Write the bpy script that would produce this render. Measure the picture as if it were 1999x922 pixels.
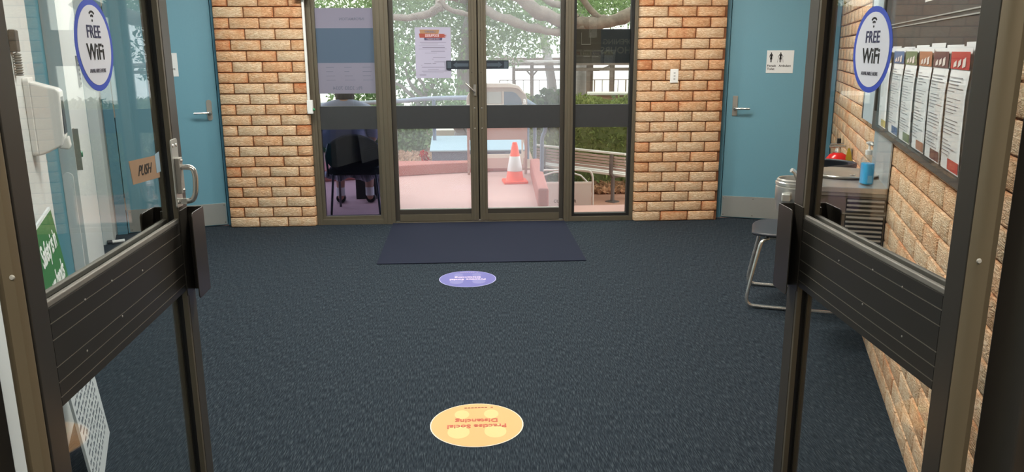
import bpy, bmesh, math, random
from mathutils import Vector, Matrix, Euler
random.seed(7)
PI = math.pi
SC = bpy.context.scene
COL = SC.collection
for _o in list(bpy.data.objects):
    bpy.data.objects.remove(_o)

# ------------------------------------------------------------------ camera, world, exposure
CAM_H = 1.4501
cam = bpy.data.cameras.new('camera')
cam.sensor_fit = 'HORIZONTAL'
cam.sensor_width = 36.0
cam.lens = 36.0 * 1526.54 / 1999.0
cam.clip_start = 0.05
camo = bpy.data.objects.new('camera', cam)
COL.objects.link(camo)
SC.camera = camo
_p, _y, _r = 0.23212, 0.054645, -0.004283
_f = Vector((math.sin(_y) * math.cos(_p), math.cos(_y) * math.cos(_p), -math.sin(_p)))
_rt = Vector((math.cos(_y), -math.sin(_y), 0))
_up = _rt.cross(_f)
_r2 = _rt * math.cos(_r) + _up * math.sin(_r)
_u2 = -_rt * math.sin(_r) + _up * math.cos(_r)
camo.matrix_world = Matrix(((_r2.x, _u2.x, -_f.x, 0), (_r2.y, _u2.y, -_f.y, 0), (_r2.z, _u2.z, -_f.z, CAM_H), (0, 0, 0, 1)))

WORLD_STRENGTH = 3.0
LIGHT_LOBBY = 58.0
LIGHT_FRONT = 22.0
SC.view_settings.view_transform = 'Standard'
SC.view_settings.look = 'None'
SC.view_settings.gamma = 1.0
SC.view_settings.use_curve_mapping = False
SC.view_settings.exposure = 0.0
w = bpy.data.worlds.new('overcast_sky')
SC.world = w
w.use_nodes = True
w.node_tree.nodes['Background'].inputs[0].default_value = (0.93, 0.97, 1.0, 1)
w.node_tree.nodes['Background'].inputs[1].default_value = WORLD_STRENGTH
SC.cycles.max_bounces = 10
SC.cycles.transparent_max_bounces = 24
SC.cycles.glossy_bounces = 6
SC.cycles.caustics_reflective = False
SC.cycles.caustics_refractive = False
SC.cycles.sample_clamp_indirect = 4.0

# ------------------------------------------------------------------ materials
def lin(c):
    return tuple((v / 255 / 12.92) if v / 255 <= 0.04045 else ((v / 255 + 0.055) / 1.055) ** 2.4 for v in c)

MATS = {}
def mat(name, rgb, rough=0.6, metal=0.0, noise=0.0, nscale=20, bump=0.0, bscale=60, stretch=(1, 1, 1), spec=0.5, emit=0.0, alpha=None):
    if name in MATS:
        return MATS[name]
    m = bpy.data.materials.new(name)
    m.use_nodes = True
    nt = m.node_tree
    b = nt.nodes['Principled BSDF']
    c = lin(rgb)
    b.inputs['Base Color'].default_value = (*c, 1)
    b.inputs['Roughness'].default_value = rough
    b.inputs['Metallic'].default_value = metal
    b.inputs['Specular IOR Level'].default_value = spec
    if emit:
        b.inputs['Emission Color'].default_value = (*c, 1)
        b.inputs['Emission Strength'].default_value = emit
    if noise or bump:
        tc = nt.nodes.new('ShaderNodeTexCoord')
        mp = nt.nodes.new('ShaderNodeMapping')
        mp.inputs['Scale'].default_value = stretch
        nt.links.new(tc.outputs['Object'], mp.inputs['Vector'])
    if noise:
        n = nt.nodes.new('ShaderNodeTexNoise')
        n.inputs['Scale'].default_value = nscale
        n.inputs['Detail'].default_value = 4
        nt.links.new(mp.outputs[0], n.inputs['Vector'])
        mx = nt.nodes.new('ShaderNodeMix')
        mx.data_type = 'RGBA'
        nt.links.new(n.outputs['Fac'], mx.inputs['Factor'])
        mx.inputs['A'].default_value = (*[v * (1 - noise) for v in c], 1)
        mx.inputs['B'].default_value = (*[min(1, v * (1 + noise)) for v in c], 1)
        nt.links.new(mx.outputs['Result'], b.inputs['Base Color'])
    if bump:
        n2 = nt.nodes.new('ShaderNodeTexNoise')
        n2.inputs['Scale'].default_value = bscale
        n2.inputs['Detail'].default_value = 3
        nt.links.new(mp.outputs[0], n2.inputs['Vector'])
        bp = nt.nodes.new('ShaderNodeBump')
        bp.inputs['Strength'].default_value = bump
        bp.inputs['Distance'].default_value = 0.004
        nt.links.new(n2.outputs['Fac'], bp.inputs['Height'])
        nt.links.new(bp.outputs[0], b.inputs['Normal'])
    MATS[name] = m
    return m

def glass(name, tint=(1, 1, 1), haze=0.0, hazecol=(0.9, 0.92, 0.95), ior=1.45, rough=0.0, gloss=1.0):
    m = bpy.data.materials.new(name)
    m.use_nodes = True
    nt = m.node_tree
    nt.nodes.remove(nt.nodes['Principled BSDF'])
    out = nt.nodes['Material Output']
    tr = nt.nodes.new('ShaderNodeBsdfTransparent')
    tr.inputs[0].default_value = (*tint, 1)
    gl = nt.nodes.new('ShaderNodeBsdfGlossy')
    gl.inputs['Roughness'].default_value = rough
    lw = nt.nodes.new('ShaderNodeLayerWeight'); lw.inputs['Blend'].default_value = .5
    pw = nt.nodes.new('ShaderNodeMath'); pw.operation = 'POWER'; pw.inputs[1].default_value = 5
    nt.links.new(lw.outputs['Facing'], pw.inputs[0])
    r0 = ((ior - 1) / (ior + 1)) ** 2
    fr = nt.nodes.new('ShaderNodeMath'); fr.operation = 'MULTIPLY_ADD'; fr.inputs[1].default_value = (1 - r0) * gloss; fr.inputs[2].default_value = r0 * gloss
    nt.links.new(pw.outputs[0], fr.inputs[0])
    mx = nt.nodes.new('ShaderNodeMixShader')
    nt.links.new(fr.outputs[0], mx.inputs[0])
    nt.links.new(gl.outputs[0], mx.inputs[2])
    if haze:
        h = nt.nodes.new('ShaderNodeBsdfTranslucent')
        h.inputs[0].default_value = (*hazecol, 1)
        m2 = nt.nodes.new('ShaderNodeMixShader')
        m2.inputs[0].default_value = haze
        nt.links.new(tr.outputs[0], m2.inputs[1])
        nt.links.new(h.outputs[0], m2.inputs[2])
        nt.links.new(m2.outputs[0], mx.inputs[1])
    else:
        nt.links.new(tr.outputs[0], mx.inputs[1])
    nt.links.new(mx.outputs[0], out.inputs['Surface'])
    MATS[name] = m
    return m

G_DOOR = glass('dusty_clear_glass', (0.95, 0.97, 0.96), 0.085)
G_SIDE = glass('grey_tinted_glass', (0.86, 0.86, 0.80))
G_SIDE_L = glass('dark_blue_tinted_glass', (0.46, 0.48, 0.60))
G_LEAF = glass('clear_leaf_glass', (0.955, 0.965, 0.96))
G_ACR = glass('clear_acrylic', (0.985, 0.99, 0.99), 0.0, ior=1.35, gloss=.3)

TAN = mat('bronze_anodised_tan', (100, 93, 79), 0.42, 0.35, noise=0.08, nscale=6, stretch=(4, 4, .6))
DARK = mat('dark_bronze_face', (72, 68, 62), 0.33, 0.35, noise=0.06, nscale=8)
BLACKP = mat('black_rail_panel', (50, 52, 54), 0.45, noise=0.08, nscale=30)
RAILF = mat('grooved_rail_face', (50, 48, 44), 0.38, 0.2, noise=0.08, nscale=10)
LINE = mat('groove_highlight', (120, 115, 104), 0.5, 0.2)  # lighter tone paints the light caught along the rail grooves
BEAD = mat('worn_aluminium_bead', (140, 137, 130), 0.5, 0.5, noise=0.25, nscale=25, stretch=(4, .6, 4))
GASK = mat('black_gasket', (12, 12, 12), 0.7)
STEEL = mat('brushed_steel', (214, 216, 210), 0.30, 0.75, noise=0.06, nscale=40, stretch=(1, 1, 18))
CHROME = mat('chrome', (228, 225, 218), 0.2, .85)
STEELD = mat('dull_steel', (158, 155, 147), 0.45, 0.5, noise=0.06, nscale=30)
WHITE = mat('white_plastic', (228, 230, 228), 0.4)
WALLW = mat('white_wall_paint', (205, 212, 212), 0.6, noise=0.02, nscale=5)
BLUE = mat('blue_door_paint', (100, 148, 165), 0.5, noise=0.03, nscale=90)
BLUEF = mat('blue_frame_paint', (84, 132, 152), 0.45, noise=0.03, nscale=20)
TEAL = mat('teal_door_paint', (62, 128, 146), 0.45, noise=0.04, nscale=10)
BLACK = mat('black_plastic', (22, 23, 26), 0.45)
INK = mat('black_ink', (18, 18, 20), 0.8)

# ------------------------------------------------------------------ mesh helpers
class MB:
    def __init__(s):
        s.bm = bmesh.new()
    def box(s, x0, x1, y0, y1, z0, z1, M=None):
        vs = [s.bm.verts.new(Vector(p) if M is None else M @ Vector(p)) for p in
              ((x0, y0, z0), (x1, y0, z0), (x1, y1, z0), (x0, y1, z0), (x0, y0, z1), (x1, y0, z1), (x1, y1, z1), (x0, y1, z1))]
        for f in ((0, 3, 2, 1), (4, 5, 6, 7), (0, 1, 5, 4), (1, 2, 6, 5), (2, 3, 7, 6), (3, 0, 4, 7)):
            s.bm.faces.new([vs[i] for i in f])
        return s
    def face(s, pts, M=None):
        s.bm.faces.new([s.bm.verts.new(Vector(p) if M is None else M @ Vector(p)) for p in pts])
        return s
    def prism(s, poly, z0, z1, M=None):
        """poly list of (x,y) CCW, extruded from z0 to z1"""
        M = M or Matrix()
        n = len(poly)
        a = [s.bm.verts.new(M @ Vector((x, y, z0))) for x, y in poly]
        b = [s.bm.verts.new(M @ Vector((x, y, z1))) for x, y in poly]
        s.bm.faces.new(a[::-1]); s.bm.faces.new(b)
        for i in range(n):
            j = (i + 1) % n
            s.bm.faces.new((a[i], a[j], b[j], b[i]))
        return s
    def tube(s, pts, rad, n=10, caps=True, squash=None):
        pts = [Vector(p) for p in pts]
        rads = list(rad) if isinstance(rad, (list, tuple)) else [rad] * len(pts)
        if len(rads) != len(pts):          # stretch a radius list over the points
            rr = []
            for i in range(len(pts)):
                f = i / (len(pts) - 1) * (len(rads) - 1); k = min(int(f), len(rads) - 2)
                rr.append(rads[k] + (rads[k + 1] - rads[k]) * (f - k))
            rads = rr
        rings = []
        prev = None
        for i, p in enumerate(pts):
            if i == 0: t = pts[1] - p
            elif i == len(pts) - 1: t = p - pts[-2]
            else: t = (pts[i + 1] - p).normalized() + (p - pts[i - 1]).normalized()
            t.normalize()
            if prev is None:
                a = Vector((0, 0, 1)) if abs(t.z) < .9 else Vector((1, 0, 0))
                u = t.cross(a).normalized()
            else:
                u = (prev - t * prev.dot(t)).normalized()
            prev = u
            v = t.cross(u)
            rings.append([s.bm.verts.new(p + (u * math.cos(2 * PI * k / n) + v * math.sin(2 * PI * k / n)) * rads[i]) for k in range(n)])
        for a, b in zip(rings, rings[1:]):
            for k in range(n):
                s.bm.faces.new((a[k], a[(k + 1) % n], b[(k + 1) % n], b[k]))
        if caps:
            s.bm.faces.new(rings[0][::-1]); s.bm.faces.new(rings[-1])
        return s
    def lathe(s, prof, c=(0, 0, 0), n=32, M=None):
        """prof list of (r,z)"""
        M = M or Matrix.Translation(c)
        rings = []
        for r, z in prof:
            if r < 1e-6:
                rings.append([s.bm.verts.new(M @ Vector((0, 0, z)))])
            else:
                rings.append([s.bm.verts.new(M @ Vector((r * math.cos(2 * PI * k / n), r * math.sin(2 * PI * k / n), z))) for k in range(n)])
        for a, b in zip(rings, rings[1:]):
            for k in range(n):
                k2 = (k + 1) % n
                if len(a) == 1 and len(b) == 1: continue
                if len(a) == 1: s.bm.faces.new((a[0], b[k2], b[k]))
                elif len(b) == 1: s.bm.faces.new((a[k], a[k2], b[0]))
                else: s.bm.faces.new((a[k], a[k2], b[k2], b[k]))
        return s
    def mesh(s, me, M):
        t = bmesh.new(); t.from_mesh(me); t.transform(M)
        tmp = bpy.data.meshes.new('tmp'); t.to_mesh(tmp); t.free()
        s.bm.from_mesh(tmp); bpy.data.meshes.remove(tmp)
        return s
    def build(s, name, m, parent=None, smooth=False, bevel=0.0, recalc=True, loc=None, rotz=0.0):
        if recalc:
            bmesh.ops.recalc_face_normals(s.bm, faces=s.bm.faces)
        me = bpy.data.meshes.new(name)
        s.bm.to_mesh(me); s.bm.free()
        o = bpy.data.objects.new(name, me)
        COL.objects.link(o)
        if m: me.materials.append(m)
        if smooth:
            for p in me.polygons: p.use_smooth = True
            try: me.set_sharp_from_angle(angle=math.radians(38))
            except Exception: pass
        if parent: o.parent = parent
        if loc is not None: o.location = loc
        if rotz: o.rotation_euler = (0, 0, rotz)
        if bevel:
            b = o.modifiers.new('bevel', 'BEVEL'); b.width = bevel; b.segments = 2; b.limit_method = 'ANGLE'
        return o

def thing(name, label, cat, loc=(0, 0, 0), rotz=0.0, group=None):
    o = bpy.data.objects.new(name, None)
    o.empty_display_size = 0.1
    COL.objects.link(o)
    o.location = loc; o.rotation_euler = (0, 0, rotz)
    return tag(o, label, cat, group)
def tag(o, label, cat, group=None, kind=None):
    o['label'] = label; o['category'] = cat
    if group: o['group'] = group
    if kind: o['kind'] = kind
    return o
def struct(o):
    o['kind'] = 'structure'
    return o

def textmesh(body, size, align='CENTER', shear=0.0, bold=0.0, ext=0.0004, spacing=1.0, line=1.0):
    cu = bpy.data.curves.new('txt', 'FONT')
    cu.body = body; cu.size = size; cu.align_x = align; cu.align_y = 'CENTER'
    cu.shear = shear; cu.offset = bold; cu.extrude = ext; cu.space_character = spacing; cu.space_line = line
    cu.resolution_u = 3
    o = bpy.data.objects.new('txt', cu)
    COL.objects.link(o)
    bpy.context.view_layer.update()
    me = bpy.data.meshes.new_from_object(o.evaluated_get(bpy.context.evaluated_depsgraph_get()))
    bpy.data.objects.remove(o); bpy.data.curves.remove(cu)
    return me
def fr(origin, xdir, ydir):
    """matrix mapping text plane to world/local: x->xdir, y->ydir"""
    x = Vector(xdir).normalized(); y = Vector(ydir).normalized(); z = x.cross(y)
    M = Matrix((x, y, z)).transposed().to_4x4()
    M.translation = Vector(origin)
    return M
def ellipse(rx, ry, n=48, a0=0, a1=2 * PI):
    return [(rx * math.cos(a0 + (a1 - a0) * k / n), ry * math.sin(a0 + (a1 - a0) * k / n)) for k in range(n + (0 if a1 - a0 > 6.28 else 1))]
def arc_band(r0, r1, a0, a1, n=16):
    o = [(r1 * math.cos(a0 + (a1 - a0) * k / n), r1 * math.sin(a0 + (a1 - a0) * k / n)) for k in range(n + 1)]
    i = [(r0 * math.cos(a0 + (a1 - a0) * k / n), r0 * math.sin(a0 + (a1 - a0) * k / n)) for k in range(n + 1)]
    return o + i[::-1]
def rrect(x0, x1, y0, y1, r, n=5):
    p = []
    for cx, cy, a in ((x1 - r, y1 - r, 0), (x0 + r, y1 - r, PI / 2), (x0 + r, y0 + r, PI), (x1 - r, y0 + r, 1.5 * PI)):
        for k in range(n + 1):
            p.append((cx + r * math.cos(a + PI / 2 * k / n), cy + r * math.sin(a + PI / 2 * k / n)))
    return p
def smoothpts(pts, it=2):
    pts = [Vector(p) for p in pts]
    for _ in range(it):
        q = [pts[0]]
        for a, b in zip(pts, pts[1:]):
            q += [a * .75 + b * .25, a * .25 + b * .75]
        q.append(pts[-1]); pts = q
    return pts

# ------------------------------------------------------------------ layout frames
CEIL = 2.7
PIER_Y = 6.613
U_R = (0.3539, 0.9353); N_R = (-0.9353, 0.3539); O_R = (1.529, 2.41); A_R = math.atan2(U_R[1], U_R[0])
A_L = math.atan2(-0.9358, 0.3525); O_L = (-1.608, 2.99)          # local x runs towards the entrance: x = -t
def RW(t, off, z=0): return (O_R[0] + U_R[0] * t + N_R[0] * off, O_R[1] + U_R[1] * t + N_R[1] * off, z)
def LW(t, off, z=0): return (O_L[0] - .3525 * t + .9358 * off, O_L[1] + .9358 * t + .3525 * off, z)
CR = (3.041, 6.407); CL = (-2.892, 6.40)
A_DR = math.atan2(.352, -.936); A_DL = math.atan2(-.352, -.936)

# ------------------------------------------------------------------ floor
def carpet_mat():
    m = bpy.data.materials.new('ribbed_navy_carpet'); m.use_nodes = True
    nt = m.node_tree; b = nt.nodes['Principled BSDF']; b.inputs['Roughness'].default_value = 0.95
    b.inputs['Specular IOR Level'].default_value = 0.15
    tc = nt.nodes.new('ShaderNodeTexCoord')
    mp = nt.nodes.new('ShaderNodeMapping'); mp.inputs['Scale'].default_value = (250, 24, 1)
    nt.links.new(tc.outputs['Object'], mp.inputs[0])
    n = nt.nodes.new('ShaderNodeTexNoise'); n.inputs['Scale'].default_value = 1.0; n.inputs['Detail'].default_value = 3
    nt.links.new(mp.outputs[0], n.inputs['Vector'])
    r = nt.nodes.new('ShaderNodeValToRGB')
    r.color_ramp.elements[0].position = .38; r.color_ramp.elements[0].color = (*lin((24, 31, 39)), 1)
    r.color_ramp.elements[1].position = .72; r.color_ramp.elements[1].color = (*lin((68, 78, 84)), 1)
    e = r.color_ramp.elements.new(.55); e.color = (*lin((42, 51, 59)), 1)
    nt.links.new(n.outputs['Fac'], r.inputs[0])
    nt.links.new(r.outputs[0], b.inputs['Base Color'])
    wv = nt.nodes.new('ShaderNodeTexWave'); wv.inputs['Scale'].default_value = 26; wv.bands_direction = 'X'
    wv.inputs['Distortion'].default_value = 1.0; wv.inputs['Detail'].default_value = 2
    nt.links.new(tc.outputs['Object'], wv.inputs['Vector'])
    ad = nt.nodes.new('ShaderNodeMath'); ad.operation = 'ADD'
    nt.links.new(wv.outputs['Fac'], ad.inputs[0]); nt.links.new(n.outputs['Fac'], ad.inputs[1])
    bp = nt.nodes.new('ShaderNodeBump'); bp.inputs['Strength'].default_value = .25; bp.inputs['Distance'].default_value = .002
    nt.links.new(ad.outputs[0], bp.inputs['Height']); nt.links.new(bp.outputs[0], b.inputs['Normal'])
    return m
struct(MB().prism([(-5, -4), (5, -4), (5, 6.70), (-5, 6.70)], -0.12, 0.0).build('floor', carpet_mat()))
struct(MB().box(-5, 5, -4, 7.0, CEIL, CEIL + .15).build('ceiling', mat('ceiling_paint', (205, 205, 198), .8)))

# ------------------------------------------------------------------ bricks
def brick_mat():
    m = bpy.data.materials.new('rock_face_sandstone_brick'); m.use_nodes = True
    nt = m.node_tree; L = nt.links.new
    b = nt.nodes['Principled BSDF']; b.inputs['Roughness'].default_value = .85; b.inputs['Specular IOR Level'].default_value = .25
    at = nt.nodes.new('ShaderNodeAttribute'); at.attribute_name = 'tone'
    uv = nt.nodes.new('ShaderNodeUVMap'); uv.uv_map = 'metres'
    ue = nt.nodes.new('ShaderNodeUVMap'); ue.uv_map = 'edge'
    mp = nt.nodes.new('ShaderNodeMapping'); mp.inputs['Scale'].default_value = (24, 110, 1)
    L(uv.outputs[0], mp.inputs[0])
    n = nt.nodes.new('ShaderNodeTexNoise'); n.inputs['Scale'].default_value = 1; n.inputs['Detail'].default_value = 3; n.inputs['Distortion'].default_value = .55
    L(mp.outputs[0], n.inputs['Vector'])
    # ridged waves across the face
    rg = nt.nodes.new('ShaderNodeMath'); rg.operation = 'SUBTRACT'; rg.inputs[1].default_value = .5
    L(n.outputs['Fac'], rg.inputs[0])
    ab = nt.nodes.new('ShaderNodeMath'); ab.operation = 'ABSOLUTE'; L(rg.outputs[0], ab.inputs[0])
    mr = nt.nodes.new('ShaderNodeMapRange'); mr.inputs['From Min'].default_value = 0; mr.inputs['From Max'].default_value = .12
    L(ab.outputs[0], mr.inputs['Value'])
    # low frequency blotches + tone -> colour
    n2 = nt.nodes.new('ShaderNodeTexNoise'); n2.inputs['Scale'].default_value = 14; n2.inputs['Detail'].default_value = 3
    L(uv.outputs[0], n2.inputs['Vector'])
    # edge distance
    sp = nt.nodes.new('ShaderNodeSeparateXYZ'); L(ue.outputs[0], sp.inputs[0])
    def edge(out, k):
        a = nt.nodes.new('ShaderNodeMath'); a.operation = 'SUBTRACT'; a.inputs[1].default_value = .5; L(out, a.inputs[0])
        c = nt.nodes.new('ShaderNodeMath'); c.operation = 'ABSOLUTE'; L(a.outputs[0], c.inputs[0])
        d = nt.nodes.new('ShaderNodeMath'); d.operation = 'POWER'; d.inputs[1].default_value = k
        e2 = nt.nodes.new('ShaderNodeMath'); e2.operation = 'MULTIPLY'; e2.inputs[1].default_value = 2; L(c.outputs[0], e2.inputs[0])
        L(e2.outputs[0], d.inputs[0]); return d.outputs[0]
    mx = nt.nodes.new('ShaderNodeMath'); mx.operation = 'MAXIMUM'
    L(edge(sp.outputs['X'], 12), mx.inputs[0]); L(edge(sp.outputs['Y'], 5), mx.inputs[1])
    s1 = nt.nodes.new('ShaderNodeMath'); s1.operation = 'MULTIPLY_ADD'; s1.inputs[1].default_value = .36
    L(mx.outputs[0], s1.inputs[0]); L(at.outputs['Fac'], s1.inputs[2])
    s2 = nt.nodes.new('ShaderNodeMath'); s2.operation = 'MULTIPLY_ADD'; s2.inputs[1].default_value = .9
    L(n2.outputs['Fac'], s2.inputs[0]); L(s1.outputs[0], s2.inputs[2])
    s3 = nt.nodes.new('ShaderNodeMath'); s3.operation = 'SUBTRACT'; s3.inputs[1].default_value = .45; L(s2.outputs[0], s3.inputs[0])
    rp = nt.nodes.new('ShaderNodeValToRGB')
    rp.color_ramp.elements[0].position = 0; rp.color_ramp.elements[0].color = (*lin((232, 210, 180)), 1)
    rp.color_ramp.elements[1].position = 1; rp.color_ramp.elements[1].color = (*lin((200, 118, 70)), 1)
    e = rp.color_ramp.elements.new(.5); e.color = (*lin((228, 186, 146)), 1)
    L(s3.outputs[0], rp.inputs[0])
    dk = nt.nodes.new('ShaderNodeMix'); dk.data_type = 'RGBA'; dk.blend_type = 'MULTIPLY'
    L(mr.outputs[0], dk.inputs['Factor'])
    dk.inputs['Factor'].default_value = 1
    L(rp.outputs[0], dk.inputs['A'])
    cr = nt.nodes.new('ShaderNodeMix'); cr.data_type = 'RGBA'
    L(mr.outputs[0], cr.inputs['Factor']); cr.inputs['A'].default_value = (.74, .62, .52, 1); cr.inputs['B'].default_value = (1, 1, 1, 1)
    for l in list(dk.inputs['Factor'].links): nt.links.remove(l)
    L(cr.outputs['Result'], dk.inputs['B'])
    L(dk.outputs['Result'], b.inputs['Base Color'])
    bp = nt.nodes.new('ShaderNodeBump'); bp.inputs['Strength'].default_value = .65; bp.inputs['Distance'].default_value = .005
    L(mr.outputs[0], bp.inputs['Height']); L(bp.outputs[0], b.inputs['Normal'])
    return m
BRICK = brick_mat()
MORTAR = mat('brown_mortar', (112, 72, 44), .9, noise=.15, nscale=60)

def brickwork(name, courses, length, start=0.0, kind='run', round_left=False, round_right=False, depth=.11, slope=0.0, loc=(0, 0, 0), rotz=0.0, holes=None, pale=0.0, flip=False):
    """local x along the wall, +y is the visible side, z up.  one mesh: bricks + mortar core"""
    bm = bmesh.new()
    uvm = bm.loops.layers.uv.new('metres'); uve = bm.loops.layers.uv.new('edge')
    tone = bm.faces.layers.float.new('tone')
    G = .0065; CH = .086; P = .24
    def brick(x0, x1, z0, z1, rl, rr):
        t = random.random() ** 1.7 * .52
        if x1 - x0 < .15: t = min(1, t + .20)
        if pale: t = t * (1 - pale)
        ou, ov = random.uniform(0, 50), random.uniform(0, 50)
        c = .004
        cl = .03 if rl else c; crr = .03 if rr else c
        # profile across x: (x, y) of the face, corner ones rounded
        prof = [(x0, -.004 if not rl else -.045), (x0 + (c if not rl else .009), .004 if not rl else -.004), (x0 + (cl if rl else c * 2), .008)] + \
               [(x1 - (crr if rr else c * 2), .008), (x1 - (c if not rr else .009), .004 if not rr else -.004), (x1, -.004 if not rr else -.045)]
        if rl: prof = [(x0, -depth)] + prof
        if rr: prof = prof + [(x1, -depth)]
        rows = [(z0, -.010), (z0 + .0015, -.002), (z0 + .006, 0), (z1 - .006, 0), (z1 - .0015, -.002), (z1, -.010)]
        grid = []
        for z, dy in rows:
            ins = -dy
            grid.append([bm.verts.new((x + (ins * .5 if i < len(prof) / 2 else -ins * .5), y + dy, z)) for i, (x, y) in enumerate(prof)])
        for r in range(len(rows) - 1):
            for k in range(len(prof) - 1):
                f = bm.faces.new((grid[r][k + 1], grid[r][k], grid[r + 1][k], grid[r + 1][k + 1]))
                f[tone] = t; f.material_index = 0; f.smooth = True
                for lp in f.loops:
                    co = lp.vert.co
                    s_ = co.x + (co.y if abs(co.y) > .02 else 0)
                    lp[uvm].uv = (s_ + ou, co.z + ov)
                    lp[uve].uv = (min(1, max(0, (co.x - x0) / (x1 - x0))), (co.z - z0) / (z1 - z0))
    for i in range(courses):
        z0 = i * CH + G * .5; z1 = (i + 1) * CH - G * .5
        x = start - (P / 2 if i % 2 else 0)
        while x < length - .01:
            a = max(0, x) ; bq = min(length, x + P)
            if bq - a > .03:
                A = a + (G / 2 if a > 0 else 0); B = bq - (G / 2 if bq < length else 0)
                segs = [(A, B)]
                if holes:
                    for hx0, hx1, hz0, hz1 in holes:
                        if z1 > hz0 and z0 < hz1:
                            ns = []
                            for p, q in segs:
                                if q <= hx0 or p >= hx1: ns.append((p, q))
                                else:
                                    if p < hx0: ns.append((p, hx0))
                                    if q > hx1: ns.append((hx1, q))
                            segs = ns
                for p, q in segs:
                    if q - p > .02:
                        brick(p, q, z0, z1, round_left and p == 0, round_right and q == length)
            x += P
    # mortar core
    H = courses * CH
    def cbox(x0, x1, y0, y1, zz0, zz1):
        vs = [bm.verts.new(p) for p in ((x0, y0, zz0), (x1, y0, zz0), (x1, y1, zz0), (x0, y1, zz0), (x0, y0, zz1), (x1, y0, zz1), (x1, y1, zz1), (x0, y1, zz1))]
        for f in ((0, 3, 2, 1), (4, 5, 6, 7), (0, 1, 5, 4), (1, 2, 6, 5), (2, 3, 7, 6), (3, 0, 4, 7)):
            ff = bm.faces.new([vs[q] for q in f]); ff.material_index = 1
    cbox(.014 if round_left else 0, length - (.014 if round_right else 0), -depth, -.006, 0, H)
    me = bpy.data.meshes.new(name); bm.to_mesh(me); bm.free()
    me.materials.append(BRICK); me.materials.append(MORTAR)
    o = bpy.data.objects.new(name, me); COL.objects.link(o)
    o.location = loc; o.rotation_euler = (0, 0, rotz)
    return struct(o)

NC = 31
# piers of the back wall (local +y must face the camera => rotate 180 deg)
brickwork('wall_back_left', NC, .72, loc=(-1.308, PIER_Y, 0), rotz=PI, round_left=True, depth=.26)
brickwork('wall_back_right', NC, .737, loc=(2.157, PIER_Y, 0), rotz=PI, round_right=True, depth=.16, start=.017)
# right wall: local x towards the corner
L_R = 4.273 + 1.6
brickwork('wall_right', NC, L_R, loc=(*RW(-1.6, 0)[:2], 0), rotz=A_R, depth=.14, pale=.15)

# ------------------------------------------------------------------ left wall (white, two recessed doorways)
def lbox(mb, t0, t1, o0, o1, z0, z1):   # in local frame of the left wall (x=-t)
    mb.box(-t1, -t0, o0, o1, z0, z1)
mb = MB()
DOORS_L = ((.27, 1.34), (2.35, 3.30))
t = -2.2
for a, b in DOORS_L:
    lbox(mb, t, a, -.15, 0, 0, CEIL)
    lbox(mb, a, b, -.15, 0, 2.1, CEIL)
    t = b
lbox(mb, t, 4.05, -.15, 0, 0, CEIL)
struct(mb.build('wall_left', WALLW, loc=(*O_L, 0), rotz=A_L))
for i, (a, b) in enumerate(DOORS_L):
    d = struct(thing('door_%d' % (i + 3), 'teal door', 'door', (*O_L, 0), A_L)); del d['label']; del d['category']
    m1 = MB(); lbox(m1, a + .002, b - .002, -.11, -.072, .004, 2.095)
    m1.build('door_leaf', TEAL, d, bevel=.002)
    m2 = MB(); m2.tube([(-a - .08, -.072, 1.0), (-a - .08, -.03, 1.0), (-a - .2, -.03, 1.0)], .009)
    m2.build('door_handle', STEELD, d, smooth=True)

# ------------------------------------------------------------------ blue toilet doors in the angled back corners
def blue_door(idx, sign):
    """local x = distance from the room corner for the right door, minus that for the left; +y into the room"""
    loc = (*(CR if sign > 0 else CL), 0); rz = A_DR if sign > 0 else A_DL
    X = lambda a, b: (a, b) if sign > 0 else (-b, -a)
    wall = MB(); wall.box(*X(-.02, .95), -.16, -.012, 2.1, CEIL); wall.box(*X(-.02, .012), -.16, -.01, 0, 2.1)
    struct(wall.build('wall_%s_corner' % ('right' if sign > 0 else 'left'), WALLW, loc=loc, rotz=rz))
    d = struct(thing('door_%d' % idx, 'x', 'x', loc, rz)); del d['label']; del d['category']
    f = MB()
    for a, b in ((.012, .088), (.872, .935)):
        f.box(*X(a, b), -.14, .012, 0, 2.1)
    f.box(*X(.088, .872), -.14, .012, 2.04, 2.1)
    f.build('door_frame', BLUEF, d, bevel=.004)
    s = MB(); s.box(*X(.093, .868), -.045, -.004, .006, 2.036)
    s.build('door_leaf', BLUE, d, bevel=.002)
    k = MB(); k.box(*X(.105, .862), -.004, -.001, .012, .197)
    kp = k.build('kick_plate', STEEL, d, bevel=.0005); kp['label'] = 'brushed steel kick plate'
    for x in (.12, .36, .60, .848):
        for z in (.03, .18):
            xx = x if sign > 0 else -x
            sc = MB(); sc.lathe([(0, 0), (.006, 0), (.006, .0015), (0, .003)], M=fr((xx, -.001, z), (1, 0, 0), (0, 0, 1)) @ Matrix.Scale(-1, 4, (0, 0, 1)), n=10)
            sc.build('screw', STEELD, kp)
    # handle plate and lever
    hc = .80 if sign > 0 else -.80
    p = MB(); p.prism(rrect(-.021, .021, -.085, .085, .02 if sign < 0 else .003), 0, .008, M=fr((hc, -.004, .985), (-1, 0, 0), (0, 0, 1)))
    pl = p.build('handle_plate', STEELD, d, bevel=.001)
    dirx = -1 if sign > 0 else 1
    l = MB(); l.tube(smoothpts([(hc, 0, .965), (hc, .05, .965), (hc + dirx * .02, .058, .965), (hc + dirx * .125, .055, .965)], 2), .0095, n=12)
    l.tube([(hc, 0, .965), (hc, .012, .965)], .018, n=16)
    l.build('lever', CHROME, d, smooth=True)
    # hinges
    hx = .090 if sign > 0 else -.090
    for z in (.25, 1.0, 1.85):
        MB().tube([(hx, .004, z - .05), (hx, .004, z + .05)], .007, n=8).build('hinge', STEELD, d, smooth=True)
    return d, X
dR, XR = blue_door(2, 1)
dLft, XL = blue_door(1, -1)

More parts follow.
